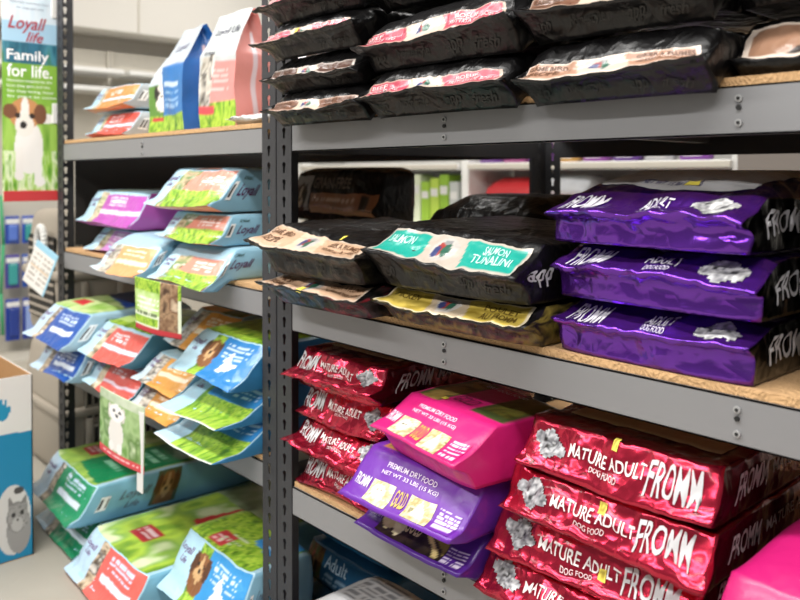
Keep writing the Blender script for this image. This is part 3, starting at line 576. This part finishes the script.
b = Bag(.44, .34, .15, cl=.2, yb=.02, yt=.03, crk=.004, seed=164); b.body('pet_food_bag', M['satin'], dict(all=[('F', '2a5f86')]), .012)
b.patch('dog_picture', 'front', .02, .24, -.6, .95, [('N', 0, 1, 0, 1, ('2b2118', '6b4a2c', '3f5a2c', '8a3a2c'), 5)]+dog(.5, .5, .2, .3, '4a3320', '2b1d12', 'a07850'), cell=.006)
b.text('front', [('Adult', .27, .52, .45, .85, 'bcd4e4')]); b.patch('small_print', 'front', .27, .92, -.2, .35, [('F', '2a5f86'), ('L', .02, .98, .05, .95, '9fc0d8', 3)], M['satin'], .006)
finish(b, -.30, .285, N0+.075, 'blue bag lettered Adult with a dog picture, behind the grey white bag', GN)
b = Bag(.42, .34, .085, cl=.4, crk=.004, seed=165); b.body('pet_food_bag', M['satin'], dict(all=[('F', '2b6f9c')]), .014); finish(b, -.29, .29, N0+.228, 'plain blue bag on top of the Adult lettered bag, by the post', GN)

# ---------------------------------------------------------------- racks
def keyhole_flange(wd, z0, z1, pitch=.0465, r=.0085, slot=.0042, thick=.002, cx=None):
    """Vertical strip of width wd in the XZ plane with real keyhole openings."""
    bm = bmesh.new(); cx = wd/2 if cx is None else cx
    n = int((z1-z0)/pitch); p = (z1-z0)/n
    ring = []
    for k in range(9):                                     # round top of the keyhole
        a = math.radians(-50+280*k/8); ring.append((cx+r*math.cos(a), r*math.sin(a)+.005))
    ring += [(cx-slot, -.0165), (cx+slot, -.0165)]
    def edge(x, z):                                        # push a hole point out to the cell border
        dx, dz = x-cx, z; t = 1e9
        for lim, d in ((wd-cx, dx), (cx, -dx)):
            if d > 1e-9: t = min(t, lim/d)
        for lim, d in ((p/2, dz), (p/2, -dz)):
            if d > 1e-9: t = min(t, lim/d)
        return (cx+dx*t, dz*t)
    for i in range(n):
        zc = z0+p*(i+.5)
        hv = [bm.verts.new((x, 0, zc+z)) for x, z in ring]
        ou = [edge(x, z) for x, z in ring]
        ov = [bm.verts.new((x, 0, zc+z)) for x, z in ou]
        m = len(ring)
        corners = [(wd, p/2), (0, p/2), (0, -p/2), (wd, -p/2)]
        for a in range(m):
            b_ = (a+1) % m; f = [hv[a], ov[a]]
            (xa, za), (xb, zb) = ou[a], ou[b_]
            A0 = math.atan2(za, xa-cx); A1 = math.atan2(zb, xb-cx)
            if A1 < A0-1e-6: A1 += 2*math.pi
            cs = []
            for (x, z) in corners:
                t = math.atan2(z, x-cx)
                while t < A0: t += 2*math.pi
                if A0+1e-4 < t < A1-1e-4 and A1-A0 < math.pi: cs.append((t, x, z))
            for t, x, z in sorted(cs): f.append(bm.verts.new((x, 0, zc+z)))
            f += [ov[b_], hv[b_]]
            try: bm.faces.new(f)
            except ValueError: pass
    bmesh.ops.remove_doubles(bm, verts=bm.verts, dist=1e-5)
    bmesh.ops.recalc_face_normals(bm, faces=bm.faces)
    return bm
ZT = .80
def post(root, x, y, sx, sy, wd=.070):
    """Angle post: corner at (x, y), flanges running sx along X and sy along Y."""
    bm = keyhole_flange(wd, FL, ZT)
    for v in bm.verts: v.co = Vector((x+sx*v.co.x, y+v.co.y, v.co.z))
    bm2 = keyhole_flange(wd, FL, ZT)
    o = bm_obj('upright_post', bm, M['post'], root); md = o.modifiers.new('sheet', 'SOLIDIFY'); md.thickness = .002; md.offset = 0
    for v in bm2.verts: v.co = Vector((x+v.co.y, y+sy*(v.co.x), v.co.z))
    o2 = bm_obj('post_flange', bm2, M['post'], o); md = o2.modifiers.new('sheet', 'SOLIDIFY'); md.thickness = .002; md.offset = 0
    return o
def rack(name, label, x0, x1, levels, rivets, hb=.077, rivx=()):
    root = empty(name, (x0, 0, 0)); root.location = (0, 0, H)
    tag(root, label, 'shelving rack', 'steel shelving racks')
    D = 1.2
    for (x, sx) in ((x0, 1), (x1, -1)):
        post(root, x, 0, sx, 1); post(root, x, D, sx, -1)
    for zt in levels:
        e0, e1 = x0+.072, x1-.072
        bm = bmesh.new()
        bx(bm, e0, e1, .001, .004, zt-hb, zt); bx(bm, e0, e1, .001, .045, zt-.003, zt, 0); bx(bm, e0, e1, .001, .020, zt-hb, zt-hb+.003)
        f = bm_obj('front_beam', bm, M['beam'], root)
        for rx_ in rivx:
            for dz, rr in ((-.020, .0058), (-.034, .0042), (-.058, .0058)):
                bm = bmesh.new(); cyl(bm, (rx_, -.0008, zt+dz), (0, 1, 0), rr, .003, 14)
                if dz != -.034:
                    q = bm_obj('bolt_washer', bm, M['bolt'], f)
                    bm = bmesh.new(); cyl(bm, (rx_, -.0028, zt+dz), (0, 1, 0), .0028, .002, 8); bm_obj('bolt_head', bm, M['dark'], f)
                else: bm_obj('bolt_hole', bm, M['dark'], f)
        bm = bmesh.new(); bx(bm, e0, e1, D-.004, D-.001, zt-hb, zt); bx(bm, e0, e1, D-.045, D-.001, zt-.003, zt); bm_obj('rear_beam', bm, M['post'], root)
        for x, s in ((x0, 1), (x1, -1)):
            bm = bmesh.new(); bx(bm, x+s*.003, x+s*.006, .072, D-.072, zt-hb, zt); bm_obj('side_beam', bm, M['post'], root)
        n = 3
        for i in range(1, n):
            xc = x0+(x1-x0)*i/n; bm = bmesh.new(); bx(bm, xc-.02, xc+.02, .045, D-.045, zt-.04, zt-.003); bm_obj('cross_support', bm, M['post'], root)
        box('shelf_board', x0+.074, x1-.074, .006, D-.006, zt+.0005, zt+.0145, M['chip'], root)
    return root
near = rack('shelving_rack', 'grey steel rack in front with black, purple and red bags on its boards', .003, 1.96, (.139, -.348, -.8495), True, .077, (.655, 1.30))
left = rack('shelving_rack', 'grey steel rack beyond the near post filled with light blue bags', -1.742, -.003, (.134, -.333, -.822), True, .074, (-.87,))
box('side_panel', -1.734, -1.729, .072, 1.128, -.315, .132, M['hard'], left)
box('back_panel', -1.70, -.05, 1.19, 1.195, -1.40, -.91, M['hard'], left)
# pallet board under the near floor bags
box('floor_pallet', .08, 1.88, -.02, 1.15, FL, N0-.001, M['chip']); tag(bpy.data.objects['floor_pallet'], 'thin wooden board on the floor under the near rack bags', 'board')

# ---------------------------------------------------------------- setting
def struct(name, *a, m, bev=0.):
    o = box(name, *a, m, None, bev); o['kind'] = 'structure'; return o
struct('floor', -4.7, 4.0, -4.0, 5.2, -1.47, -1.42, m=M['floor'])
struct('ceiling', -4.7, 4.0, -4.0, 5.2, 2.40, 2.45, m=M['ceil'])
struct('wall_left', -4.75, -4.62, -4.0, 5.2, -1.42, 2.40, m=M['wall'])
struct('wall_back', -4.62, 4.0, 5.2, 5.3, -1.42, 2.40, m=M['wall'])
struct('trim_1', -4.62, -4.18, -4.0, 5.2, 1.115, 2.40, m=M['wall'])     # bulkhead over the end wall
for y in (.2, 1.45, 2.7): struct('trim_%d' % (int(y*4)+2), -4.18, -4.172, y-.006, y+.006, 1.12, 2.40, m=M['peg'])
# gondola on the end wall
g = empty('wall_gondola', (0, 0, 0)); tag(g, 'cream slotted wall shelving unit with a bright shelf under the bulkhead', 'shelving')
GY0, GY1 = -.6, 3.6
box('back_panel', -4.60, -4.40, GY0, GY1, FL, .98, M['peg'], g)
bm = bmesh.new()
for i in range(46):
    for j in range(7): bx(bm, -4.401, -4.399, .72+i*.025-.004, .72+i*.025+.004, .88+j*.014-.003, .88+j*.014+.003)
tag(bm_obj('peg_holes', bm, M['slot'], g), kind='stuff')
for y in (.05, 1.30, 2.55):
    box('slotted_upright', -4.40, -4.375, y-.02, y+.02, FL, .98, M['peg'], g)
    bm = bmesh.new()
    for k in range(8): bx(bm, -4.3745, -4.374, y-.004, y+.004, .80+k*.022, .812+k*.022)
    tag(bm_obj('upright_slots', bm, M['slot'], g), kind='stuff')
for z in (.80, .66):
    for y0, y1 in ((.07, 1.28), (1.32, 2.53)):
        bm = bmesh.new(); bx(bm, -4.375, -4.05, y0, y1, z-.035, z, .006); bm_obj('shelf', bm, M['white'], g)
box('base_deck', -4.40, -4.0, GY0, GY1, FL, FL+.12, M['peg'], g)
# hanging goods on the end wall
def hook(parent, x, y, z, l=.16):
    bm = bmesh.new(); cyl(bm, (x+l/2, y, z), (1, 0, 0), .003, l, 6); bm_obj('hook', bm, M['hook'], parent)
rnd = random.Random(7)
PKC = ['2a49a8', '3558b8', '2440a0', '34479a', '1f7f86', '4a3f9a', '2b56b0', '5a6fc0']
n = 0
for row, (z, hh_) in enumerate(((-.30, .20), (-.58, .24), (-.90, .30))):
    for c in range(5):
        y = .53+c*.115; r = empty('hanging_pack', (-4.26, y, z)); cc = PKC[(row*5+c) % 8]
        bm = bmesh.new(); bx(bm, -.008, .008, -.048, .048, -hh_, 0, .004); bm_obj('backing_card', bm, M['paper'], r).data.materials[0] = mat('blue_card', cc, .5)
        bm = bmesh.new(); bx(bm, .006, .035, -.032, .032, -hh_*.9, -.06, .012); bm_obj('toothbrush_blister', bm, M['gloss'], r).data.materials[0] = mat('pack_print', ['5a78c8', '3f9a98', '2a3f8c', '8fa4d8'][(c+row) % 4], .3)
        bm = bmesh.new(); bx(bm, .008, .012, -.044, .044, -.055, -.02); bm_obj('label_strip', bm, M['white'], r)
        hook(r, -.137, 0, -.01)
        tag(r, 'blurred %s carded pack on the end wall, %s row, %s from the leashes' % (['blue', 'dark blue', 'violet blue', 'royal blue', 'teal blue'][c], ['upper', 'middle', 'lower'][row], ['first', 'second', 'third', 'fourth', 'fifth'][c]), 'pack', 'carded packs hanging on the end wall')
for c, y in enumerate((.425, .458)):
    bm = bmesh.new(); pts = [(-4.27, y, -.15), (-4.25, y+.01, -.5), (-4.25, y-.008, -.85), (-4.26, y+.006, -1.15)]
    for i in range(3):
        a, b2 = Vector(pts[i]), Vector(pts[i+1]); cyl(bm, (a+b2)/2, b2-a, .011, (b2-a).length, 8)
    o = bm_obj('dog_leash', bm, mat('leash_nylon', ['2a8f90', '3aa870'][c], .6), None, True, (0, 0, 0))
    tag(o, ['teal leash hanging outermost, away from the carded packs', 'bright green leash hanging nearest the carded packs'][c], 'leash', 'leashes on the end wall')

# ---------------------------------------------------------------- banner at the end of the left rack
def card(name, w, h, ops, m, bend=0., cell=.006, nu=None, thick=.0012, parent=None, words=(), seed=3):
    """Printed card in the local XZ plane facing -Y, with real thickness."""
    nu = max(4, int(w/cell)); nv = max(4, int(h/cell))
    U, V = np.meshgrid(np.linspace(0, 1, nu+1), np.linspace(0, 1, nv+1), indexing='ij')
    def F(u, v): return np.stack([(u-.5)*w, -bend*np.sin(np.pi*u)*(1-v*.6), (v-1)*h], -1)
    P = F(U, V).reshape(-1, 3); col = paint(ops, U, V, seed).reshape(-1, 3); g_ = np.arange(len(P)).reshape(U.shape)
    q = np.stack([g_[:-1, :-1], g_[1:, :-1], g_[1:, 1:], g_[:-1, 1:]], -1).reshape(-1, 4).tolist()
    o = mesh_obj(name, P, q, m, parent, col)
    md = o.modifiers.new('thickness', 'SOLIDIFY'); md.thickness = thick; md.offset = -1
    for st, u0, u1, v0, v1, c, sh in words:
        Vg, Fc = glyphs(st, sh); Pt = F(u0+(u1-u0)*Vg[:, 0], v0+(v1-v0)*Vg[:, 1]); Pt[:, 1] -= .0015
        mesh_obj('lettering', Pt, Fc, M['ink'], o, np.tile(lin(c), (len(Vg), 1)))
    return o
BO = [('N', 0, 1, 0, 1, ('7fb23c', 'a4cc5a', '6a9f30'), 5), ('N', .0, 1, .0, .24, ('5f9a2c', '9ccb4c', 'e6efc8', '76ad38'), 14), ('N', 0, 1, .46, .70, ('78ad34', '8cbc44', '6ba02c'), 4), ('R', 0, 1, .72, 1, 'a8cde4'), ('N', 0, 1, .86, 1, ('cfe2ee', 'dfeaf2', 'b9d6ea'), 4),
      ('N', 0, 1, .66, .76, ('2f6f8a', '1f5a70', '4a8fa0', '3f7a4a'), 7)]
DG = [('E', .47, .26, .26, .13, 'f0ece6'), ('R', .22, .36, .12, .26, 'eee9e2'), ('R', .56, .70, .09, .26, 'f2eee8'), ('E', .29, .125, .09, .025, 'eee9e2'), ('E', .66, .095, .10, .025, 'f2eee8'), ('E', .80, .40, .16, .025, 'f0ece6'),
      ('E', .40, .42, .29, .075, 'c98f5c'), ('E', .13, .43, .13, .035, '7a4f34'), ('E', .68, .42, .12, .05, '7a4f34'), ('E', .40, .42, .08, .08, 'f2ece4'), ('E', .39, .365, .17, .055, 'f0e8de'), ('E', .37, .365, .06, .018, '201a18'), ('E', .27, .41, .05, .013, '2a1f1a'), ('E', .53, .41, .05, .013, '2a1f1a')]
ban = card('banner_sign', .226, .90, BO+DG, M['paper'], 0, .004, thick=.004, words=[('Family', .08, .84, .66, .725, 'ffffff', 0), ('for life.', .08, .90, .595, .655, 'ffffff', 0), ('Loyall', .10, .80, .805, .885, 'b03a48', .35), ('life', .42, .74, .765, .815, 'b03a48', .35),
    ('Nutrition inspired by the', .08, .90, .568, .583, 'f4f8ec', 0), ('love they give and the', .08, .86, .543, .558, 'f4f8ec', 0), ('fun they bring, loyal', .08, .92, .518, .533, 'f4f8ec', 0), ('for years to come', .08, .98, .493, .508, 'f4f8ec', 0), ('Naturally nutritious food', .14, .84, .945, .957, '8a98a8', 0), ('for dogs and cats', .25, .75, .92, .932, '8a98a8', 0)])
ban.location = (-1.765, -.105, .785+H); ban.rotation_euler = (0, 0, math.radians(90))
for z in (.735, .27):
    bm = bmesh.new(); bx(bm, .09, .135, -.006, .012, z-.785-.045, z-.785+.045, .003); bm_obj('mounting_clip', bm, M['white'], ban)
bm = bmesh.new(); bx(bm, -.112, .112, -.008, -.002, -.90, -.855, .002); o = bm_obj('red_footer_strip', bm, mat('red_print', 'c93a3c', .5), ban)
tag(ban, 'tall banner lettered Family for life with a puppy on grass, fixed to the left post', 'banner')
# shelf cards
C1 = [('F', 'dfe8cc'), ('G', 0, 1, .72, 1), ('N', 0, .62, .35, .78, ('8fb94a', 'bcd88a', 'dfe8cc'), 5), ('N', .60, .95, .12, 1, ('4a3426', 'a98a6a', '6b4a34', 'cbb59a'), 7), ('L', .06, .56, .4, .68, 'f6f8f0', 3), ('G', 0, .58, .14, .3), ('R', 0, 1, 0, .1, 'b8323a'), ('L', .05, .55, .3, .38, '6a7a5a', 1)]
c = card('shelf_card', .215, .165, C1, M['paper'], .015, .005, thick=.001); c.location = (-.43, -.15, -.325+H); c.rotation_euler = (math.radians(4), math.radians(4), math.radians(14))
tag(c, 'green printed card with a brown dog hanging below the peach bag', 'sign card', 'cards hung from the left shelves')
C2 = [('N', 0, 1, 0, 1, ('6f9a4a', 'a9c48a', '5a8038', 'c9d8b0'), 5), ('N', .0, 1, .85, 1, ('cfd8c0', '9db68a'), 6), ('E', .42, .40, .17, .26, 'e6e2dc'), ('E', .33, .20, .06, .08, 'efece8'), ('E', .52, .20, .06, .08, 'efece8'), ('E', .27, .72, .05, .11, 'd8d2ca'), ('E', .57, .72, .05, .11, 'd8d2ca'), ('E', .42, .72, .17, .13, 'f4f1ee'), ('E', .36, .74, .03, .025, '222222'), ('E', .50, .74, .03, .025, '222222'), ('E', .43, .68, .035, .025, '222222'), ('R', 0, 1, 0, .12, 'd84a50'), ('L', .1, .9, .03, .09, 'f6d0d0', 1)]
c = card('shelf_card', .275, .225, C2, M['paper'], .012, .005, thick=.001); c.location = (-.70, -.15, -.735+H); c.rotation_euler = (math.radians(2), math.radians(5), math.radians(8))
tag(c, 'printed card with a white dog and red foot hanging from the lower left shelf', 'sign card', 'cards hung from the left shelves')
bm = bmesh.new(); bx(bm, .10, .135, -.002, .0, -.29, -.02); bm_obj('clear_tag_strip', bm, M['white'], c)
C3 = [('F', 'e9e6df'), ('R', 0, 1, .86, 1, '9ccbe0'), ('R', .94, 1, 0, 1, '9ccbe0'), ('L', .06, .44, .1, .8, 'b9b0a6', 6), ('L', .52, .9, .1, .8, 'b9b0a6', 6), ('R', .06, .9, .44, .48, 'd8c0a0')]
c = card('price_list_card', .145, .205, C3, M['paper'], .0, .004, thick=.0015); c.location = (-1.675, -.065, -.315+H); c.rotation_euler = (0, math.radians(28), math.radians(22))
tag(c, 'white printed price list card hanging askew at the left post', 'card')

# ---------------------------------------------------------------- pet carriers beyond the left rack
def carrier(x0, x1, y0, y1, z0, z1, label, va=.60, vb=.88, grille=True):
    r = empty('pet_carrier', ((x0+x1)/2, (y0+y1)/2, z0)); tag(r, label, 'pet carrier', 'beige pet carriers')
    W, D_, h = (x1-x0)/2, (y1-y0)/2, z1-z0
    def shell(nm, a0, a1, s0, s1):
        bm = bmesh.new(); bx(bm, -W, W, -D_, D_, a0, a1)
        for v in bm.verts:
            t = (v.co.z-a0)/(a1-a0); k = s0+(s1-s0)*t; v.co.x *= k; v.co.y *= k
        bmesh.ops.bevel(bm, geom=list(bm.edges), offset=.05, segments=4, profile=.5, affect='EDGES')
        return bm_obj(nm, bm, M['kennel'], r, True)
    shell('lower_shell', 0, h*.52, .90, .97); shell('upper_shell', h*.50, h, .97, .86)
    bm = bmesh.new(); bx(bm, -W, W, -D_, D_, h*.47, h*.55, .018, 3); bm_obj('joining_rim', bm, M['kennel'], r, True)
    for a in (-.55, .05, .65):
        bm = bmesh.new(); bx(bm, W*.92, W*1.0, a*D_-.02, a*D_+.02, h*.08, h*.46, .012); bm_obj('stiffening_rib', bm, M['kennel'], r, True)
    bm = bmesh.new(); bx(bm, W*.93, W*.955, -D_*.62, D_*.62, h*va, h*vb, .01); v1 = bm_obj('vent_panel', bm, M['slot'], r)
    for i in range(13):
        y = -D_*.6+i*D_*1.2/12; bm = bmesh.new(); bx(bm, W*.95, W*.985, y-.004, y+.004, h*va, h*vb); bm_obj('vent_bar', bm, M['kennel'], v1)
    for zz in (va+(vb-va)/3, va+(vb-va)*2/3):
        bm = bmesh.new(); bx(bm, W*.95, W*.985, -D_*.62, D_*.62, h*zz-.006, h*zz+.006); bm_obj('vent_rail', bm, M['kennel'], v1)
    if not grille: bm = bmesh.new(); bx(bm, -.08, .08, -.02, .02, h-.005, h+.012, .006); bm_obj('carry_handle', bm, M['kennel'], r); return r
    # slatted vent on the aisle end
    bm = bmesh.new(); bx(bm, -W*.6, W*.75, -D_*.965, -D_*.94, h*.16, h*.80, .01); v2 = bm_obj('end_grille', bm, M['slot'], r)
    for i in range(10):
        z = h*(.18+i*.064); bm = bmesh.new(); bx(bm, -W*.6, W*.75, -D_*.985, -D_*.955, z-.006, z+.006); bm_obj('grille_slat', bm, M['kennel'], v2)
    bm = bmesh.new(); bx(bm, -.08, .08, -.02, .02, h-.005, h+.012, .006); bm_obj('carry_handle', bm, M['kennel'], r)
    return r
carrier(-2.42, -1.83, .03, .66, FL, -.80, 'beige plastic pet carrier on the floor beyond the left post, with side vents', .24, .70, False)
carrier(-2.40, -1.88, .04, .62, -.785, -.17, 'beige pet carrier with a slatted end, stacked on the lower carrier')
bm = bmesh.new()
nseg = 28
for i in range(nseg):
    a0, a1 = 2*math.pi*i/nseg, 2*math.pi*(i+1)/nseg
    p0 = Vector((.052*math.cos(a0), 0, .085*math.sin(a0))); p1 = Vector((.052*math.cos(a1), 0, .085*math.sin(a1))); cyl(bm, (p0+p1)/2, p1-p0, .016, (p1-p0).length*1.15, 8)
o = bm_obj('oval_hanger', bm, M['white'], None, True, (-2.03, .018, -.33)); tag(o, 'white oval hanger with a blue band at the front of the upper carrier', 'hanger')
bm = bmesh.new(); bx(bm, -.05, .05, -.02, .018, -.07, -.045, .006); bm_obj('blue_band', bm, mat('blue_plastic', '35539c', .4), o)

# ---------------------------------------------------------------- open carton with the cat print
r = empty('cat_litter_carton', (-1.24, -.265, FL)); tag(r, 'white and teal carton with a grey cat print standing open on the floor', 'carton')
BW, BD, BH = .46, .50, .675
def panel(name, P0, du, dv, ops, m, cell=.006, parent=r):
    P0, du, dv = map(np.array, (P0, du, dv)); nu = max(2, int(np.linalg.norm(du)/cell)); nv = max(2, int(np.linalg.norm(dv)/cell))
    U, V = np.meshgrid(np.linspace(0, 1, nu+1), np.linspace(0, 1, nv+1), indexing='ij'); P = P0+U[..., None]*du+V[..., None]*dv
    g_ = np.arange(U.size).reshape(U.shape); q = np.stack([g_[:-1, :-1], g_[1:, :-1], g_[1:, 1:], g_[:-1, 1:]], -1).reshape(-1, 4).tolist()
    o = mesh_obj(name, P.reshape(-1, 3), q, m, parent, paint(ops, U, V, 4).reshape(-1, 3), False)
    md = o.modifiers.new('thickness', 'SOLIDIFY'); md.thickness = .004; md.offset = -1
    return o
CAT = [('F', 'e2e1de'), ('R', 0, 1, 0, .69, '1585b0'), ('E', .80, .675, .16, .022, '1585b0'), ('E', .86, .22, .125, .19, 'd3d1ce'), ('P', [(.93, 0), (1, 0), (1, .16), (.955, .10)], '1585b0'),
       ('E', .90, .16, .085, .13, '9a9896'), ('E', .89, .23, .075, .085, '8a8886'), ('P', [(.825, .27), (.832, .355), (.87, .30)], '807e7c'), ('P', [(.955, .27), (.95, .345), (.91, .305)], '807e7c'), ('N', .83, .96, .17, .30, ('8a8886', 'a5a3a0', '787674'), 60), ('E', .89, .19, .04, .04, 'b8b6b3'),
       ('E', .862, .245, .014, .014, '2e2c2a'), ('E', .922, .25, .014, .014, '2e2c2a'), ('E', .892, .215, .008, .008, '3a3634'), ('E', .90, .375, .035, .02, '4a4846'), ('E', .79, .83, .05, .06, '1a8fb8'), ('E', .825, .86, .008, .018, 'e2e1de'), ('E', .80, .875, .008, .018, 'e2e1de'), ('E', .842, .825, .008, .018, '1a8fb8')]
panel('printed_side', (0, -BD, 0), (0, BD, 0), (0, 0, BH), CAT, M['paper'], .0035)
BL = [('F', 'e2e1de'), ('R', 0, 1, 0, .66, '1585b0')]
panel('printed_side', (-BW, -BD, 0), (BW, 0, 0), (0, 0, BH), BL, M['paper'], .02)
panel('printed_side', (0, 0, 0), (-BW, 0, 0), (0, 0, BH), BL, M['paper'], .02)
panel('printed_side', (-BW, 0, 0), (0, -BD, 0), (0, 0, BH), BL, M['paper'], .02)
panel('carton_base', (-BW, -BD, .002), (BW, 0, 0), (0, BD, 0), [('F', 'b58a5c')], M['cardboard'], .1)
panel('open_flap', (-BW, -BD, BH), (BW, 0, 0), (0, -.14, -.06), [('F', 'b58a5c')], M['cardboard'], .05)
panel('inner_lining', (-BW+.006, -.008, .02), (BW-.012, 0, 0), (0, 0, BH-.02), [('F', 'b58a5c')], M['cardboard'], .1)
panel('inner_lining', (-BW+.008, -BD+.006, .02), (0, BD-.012, 0), (0, 0, BH-.02), [('F', 'b58a5c')], M['cardboard'], .1)

# ---------------------------------------------------------------- next aisle, seen over the bags
g2 = empty('gondola_shelving', (0, 0, 0)); tag(g2, 'white gondola shelving of the next aisle seen over the bags', 'shelving')
for x0, x1 in ((-3.6, -1.80), (-1.70, .06)):
    for z in (-.36, .075, .52):
        bm = bmesh.new(); bx(bm, x0, x1, 2.60, 3.05, z-.045, z, .004); bm_obj('shelf', bm, M['white'], g2)
        box('price_rail', x0, x1, 2.590, 2.599, z-.036, z-.006, M['peg'], g2)
    box('back_panel', x0, x1, 3.06, 3.09, FL, .95, M['white'], g2)
for x in (-3.65, -1.75, .085): box('upright', x-.03, x+.03, 2.62, 3.09, FL, 1.0, M['white'], g2)
box('end_panel', .115, .75, 2.55, 3.10, FL, .45, mat('grey_brown_panel', '7d756e', .7), None)
tag(bpy.data.objects['end_panel'], 'grey brown display panel beyond the gondola end, behind the purple bags', 'panel'); bpy.data.objects['end_panel'].name = 'display_panel'
GG = 'goods on the next aisle shelves'
def far_bag(x, y, z, w, h, L, colr, label, seed, lab=None):
    b = Bag(w, L, h, cl=.4, yb=.03, yt=.05, crk=.010, seed=seed, fs=10); b.body('pet_food_bag', M['satin'], dict(all=[('F', colr)]), .02)
    if lab: b.patch('front_label', 'front', .12, .45, -.5, .7, lab, cell=.02)
    finish(b, x, y, z, label, GG)
far_bag(-1.66, 2.66, -.359, .44, .345, .3, 'd6383e', 'red bag with a dark label on the next aisle shelf, left one', 201, [('F', '2a2426'), ('E', .5, .5, .35, .3, 'd8d8d8')])
far_bag(-1.20, 2.64, -.359, .40, .22, .3, 'd6383e', 'smaller red bag on the next aisle shelf, under the white pack', 202)
far_bag(-1.19, 2.65, -.13, .36, .13, .28, 'd5d8dc', 'white pack lying over the smaller red bag in the next aisle', 203)
far_bag(-.78, 2.64, -.359, .42, .33, .3, 'e6e2de', 'white bag on the next aisle shelf behind the purple stack', 204)
far_bag(-.34, 2.66, -.359, .38, .33, .3, 'd9605a', 'pale red bag on the next aisle shelf at the gondola end', 205)
PC = ['7a3fa0', 'b04a90', '8a52b0', 'd0a050', '9a4aa8', '6a3a98', 'c8c8cc', '8f4ab0']
for i in range(8):
    x = -1.64+i*.2; r = empty('treat_pouch', (x+.08, 2.68, .076)); cc = PC[i]
    bm = bmesh.new(); bx(bm, -.075, .075, -.05, .05, 0, .19)
    for v in bm.verts:
        if v.co.z > .1: v.co.y *= .12
    bmesh.ops.bevel(bm, geom=list(bm.edges), offset=.008, segments=2, affect='EDGES'); bm_obj('pouch', bm, mat('pouch_film', cc, .35), r, True)
    bm = bmesh.new(); bx(bm, -.076, .076, -.007, .007, .17, .20); bm_obj('top_seal', bm, M['white'], r)
    bm = bmesh.new(); bx(bm, -.05, .05, -.052, -.046, .02, .06); bm_obj('label_panel', bm, M['white'], r)
    tag(r, '%s pouch standing %s along the upper next aisle shelf' % (['dark purple', 'rose purple', 'pale purple', 'golden', 'magenta purple', 'deep violet', 'silver grey', 'bright violet'][i], ['first', 'second', 'third', 'fourth', 'fifth', 'sixth', 'seventh', 'last'][i]), 'pouch', GG)
VC = ['b8c4c8', 'e23f8f', 'c9d0cc', '4f9fa8', '9fb8bc', '2f6fc4', '2a62b8', '2f78cc', 'dfe6c8', '9cc440', 'b4d050', '8fb838', 'c4c8c4']
VN = ['pale grey', 'hot pink', 'light grey', 'teal', 'grey blue', 'bright blue', 'deep blue', 'sky blue', 'cream green', 'lime', 'yellow green', 'leaf green', 'silver']
for i in range(13):
    x = -3.02+i*.094; r = empty('treat_box', (x, 2.70, -.359)); hgt = .31+.05*((i*7) % 3)/2
    if i == 1: hgt = .375
    bm = bmesh.new(); bx(bm, -.042, .042, -.04, .10, 0, hgt, .005); bm_obj('carton', bm, mat('box_print', VC[i], .45), r)
    bm = bmesh.new(); bx(bm, -.034, .034, -.0425, -.039, hgt*.62, hgt*.78); bm_obj('label_panel', bm, M['white'], r)
    tag(r, '%s slim box standing on the next aisle shelf left of the red bags' % VN[i], 'box', GG)
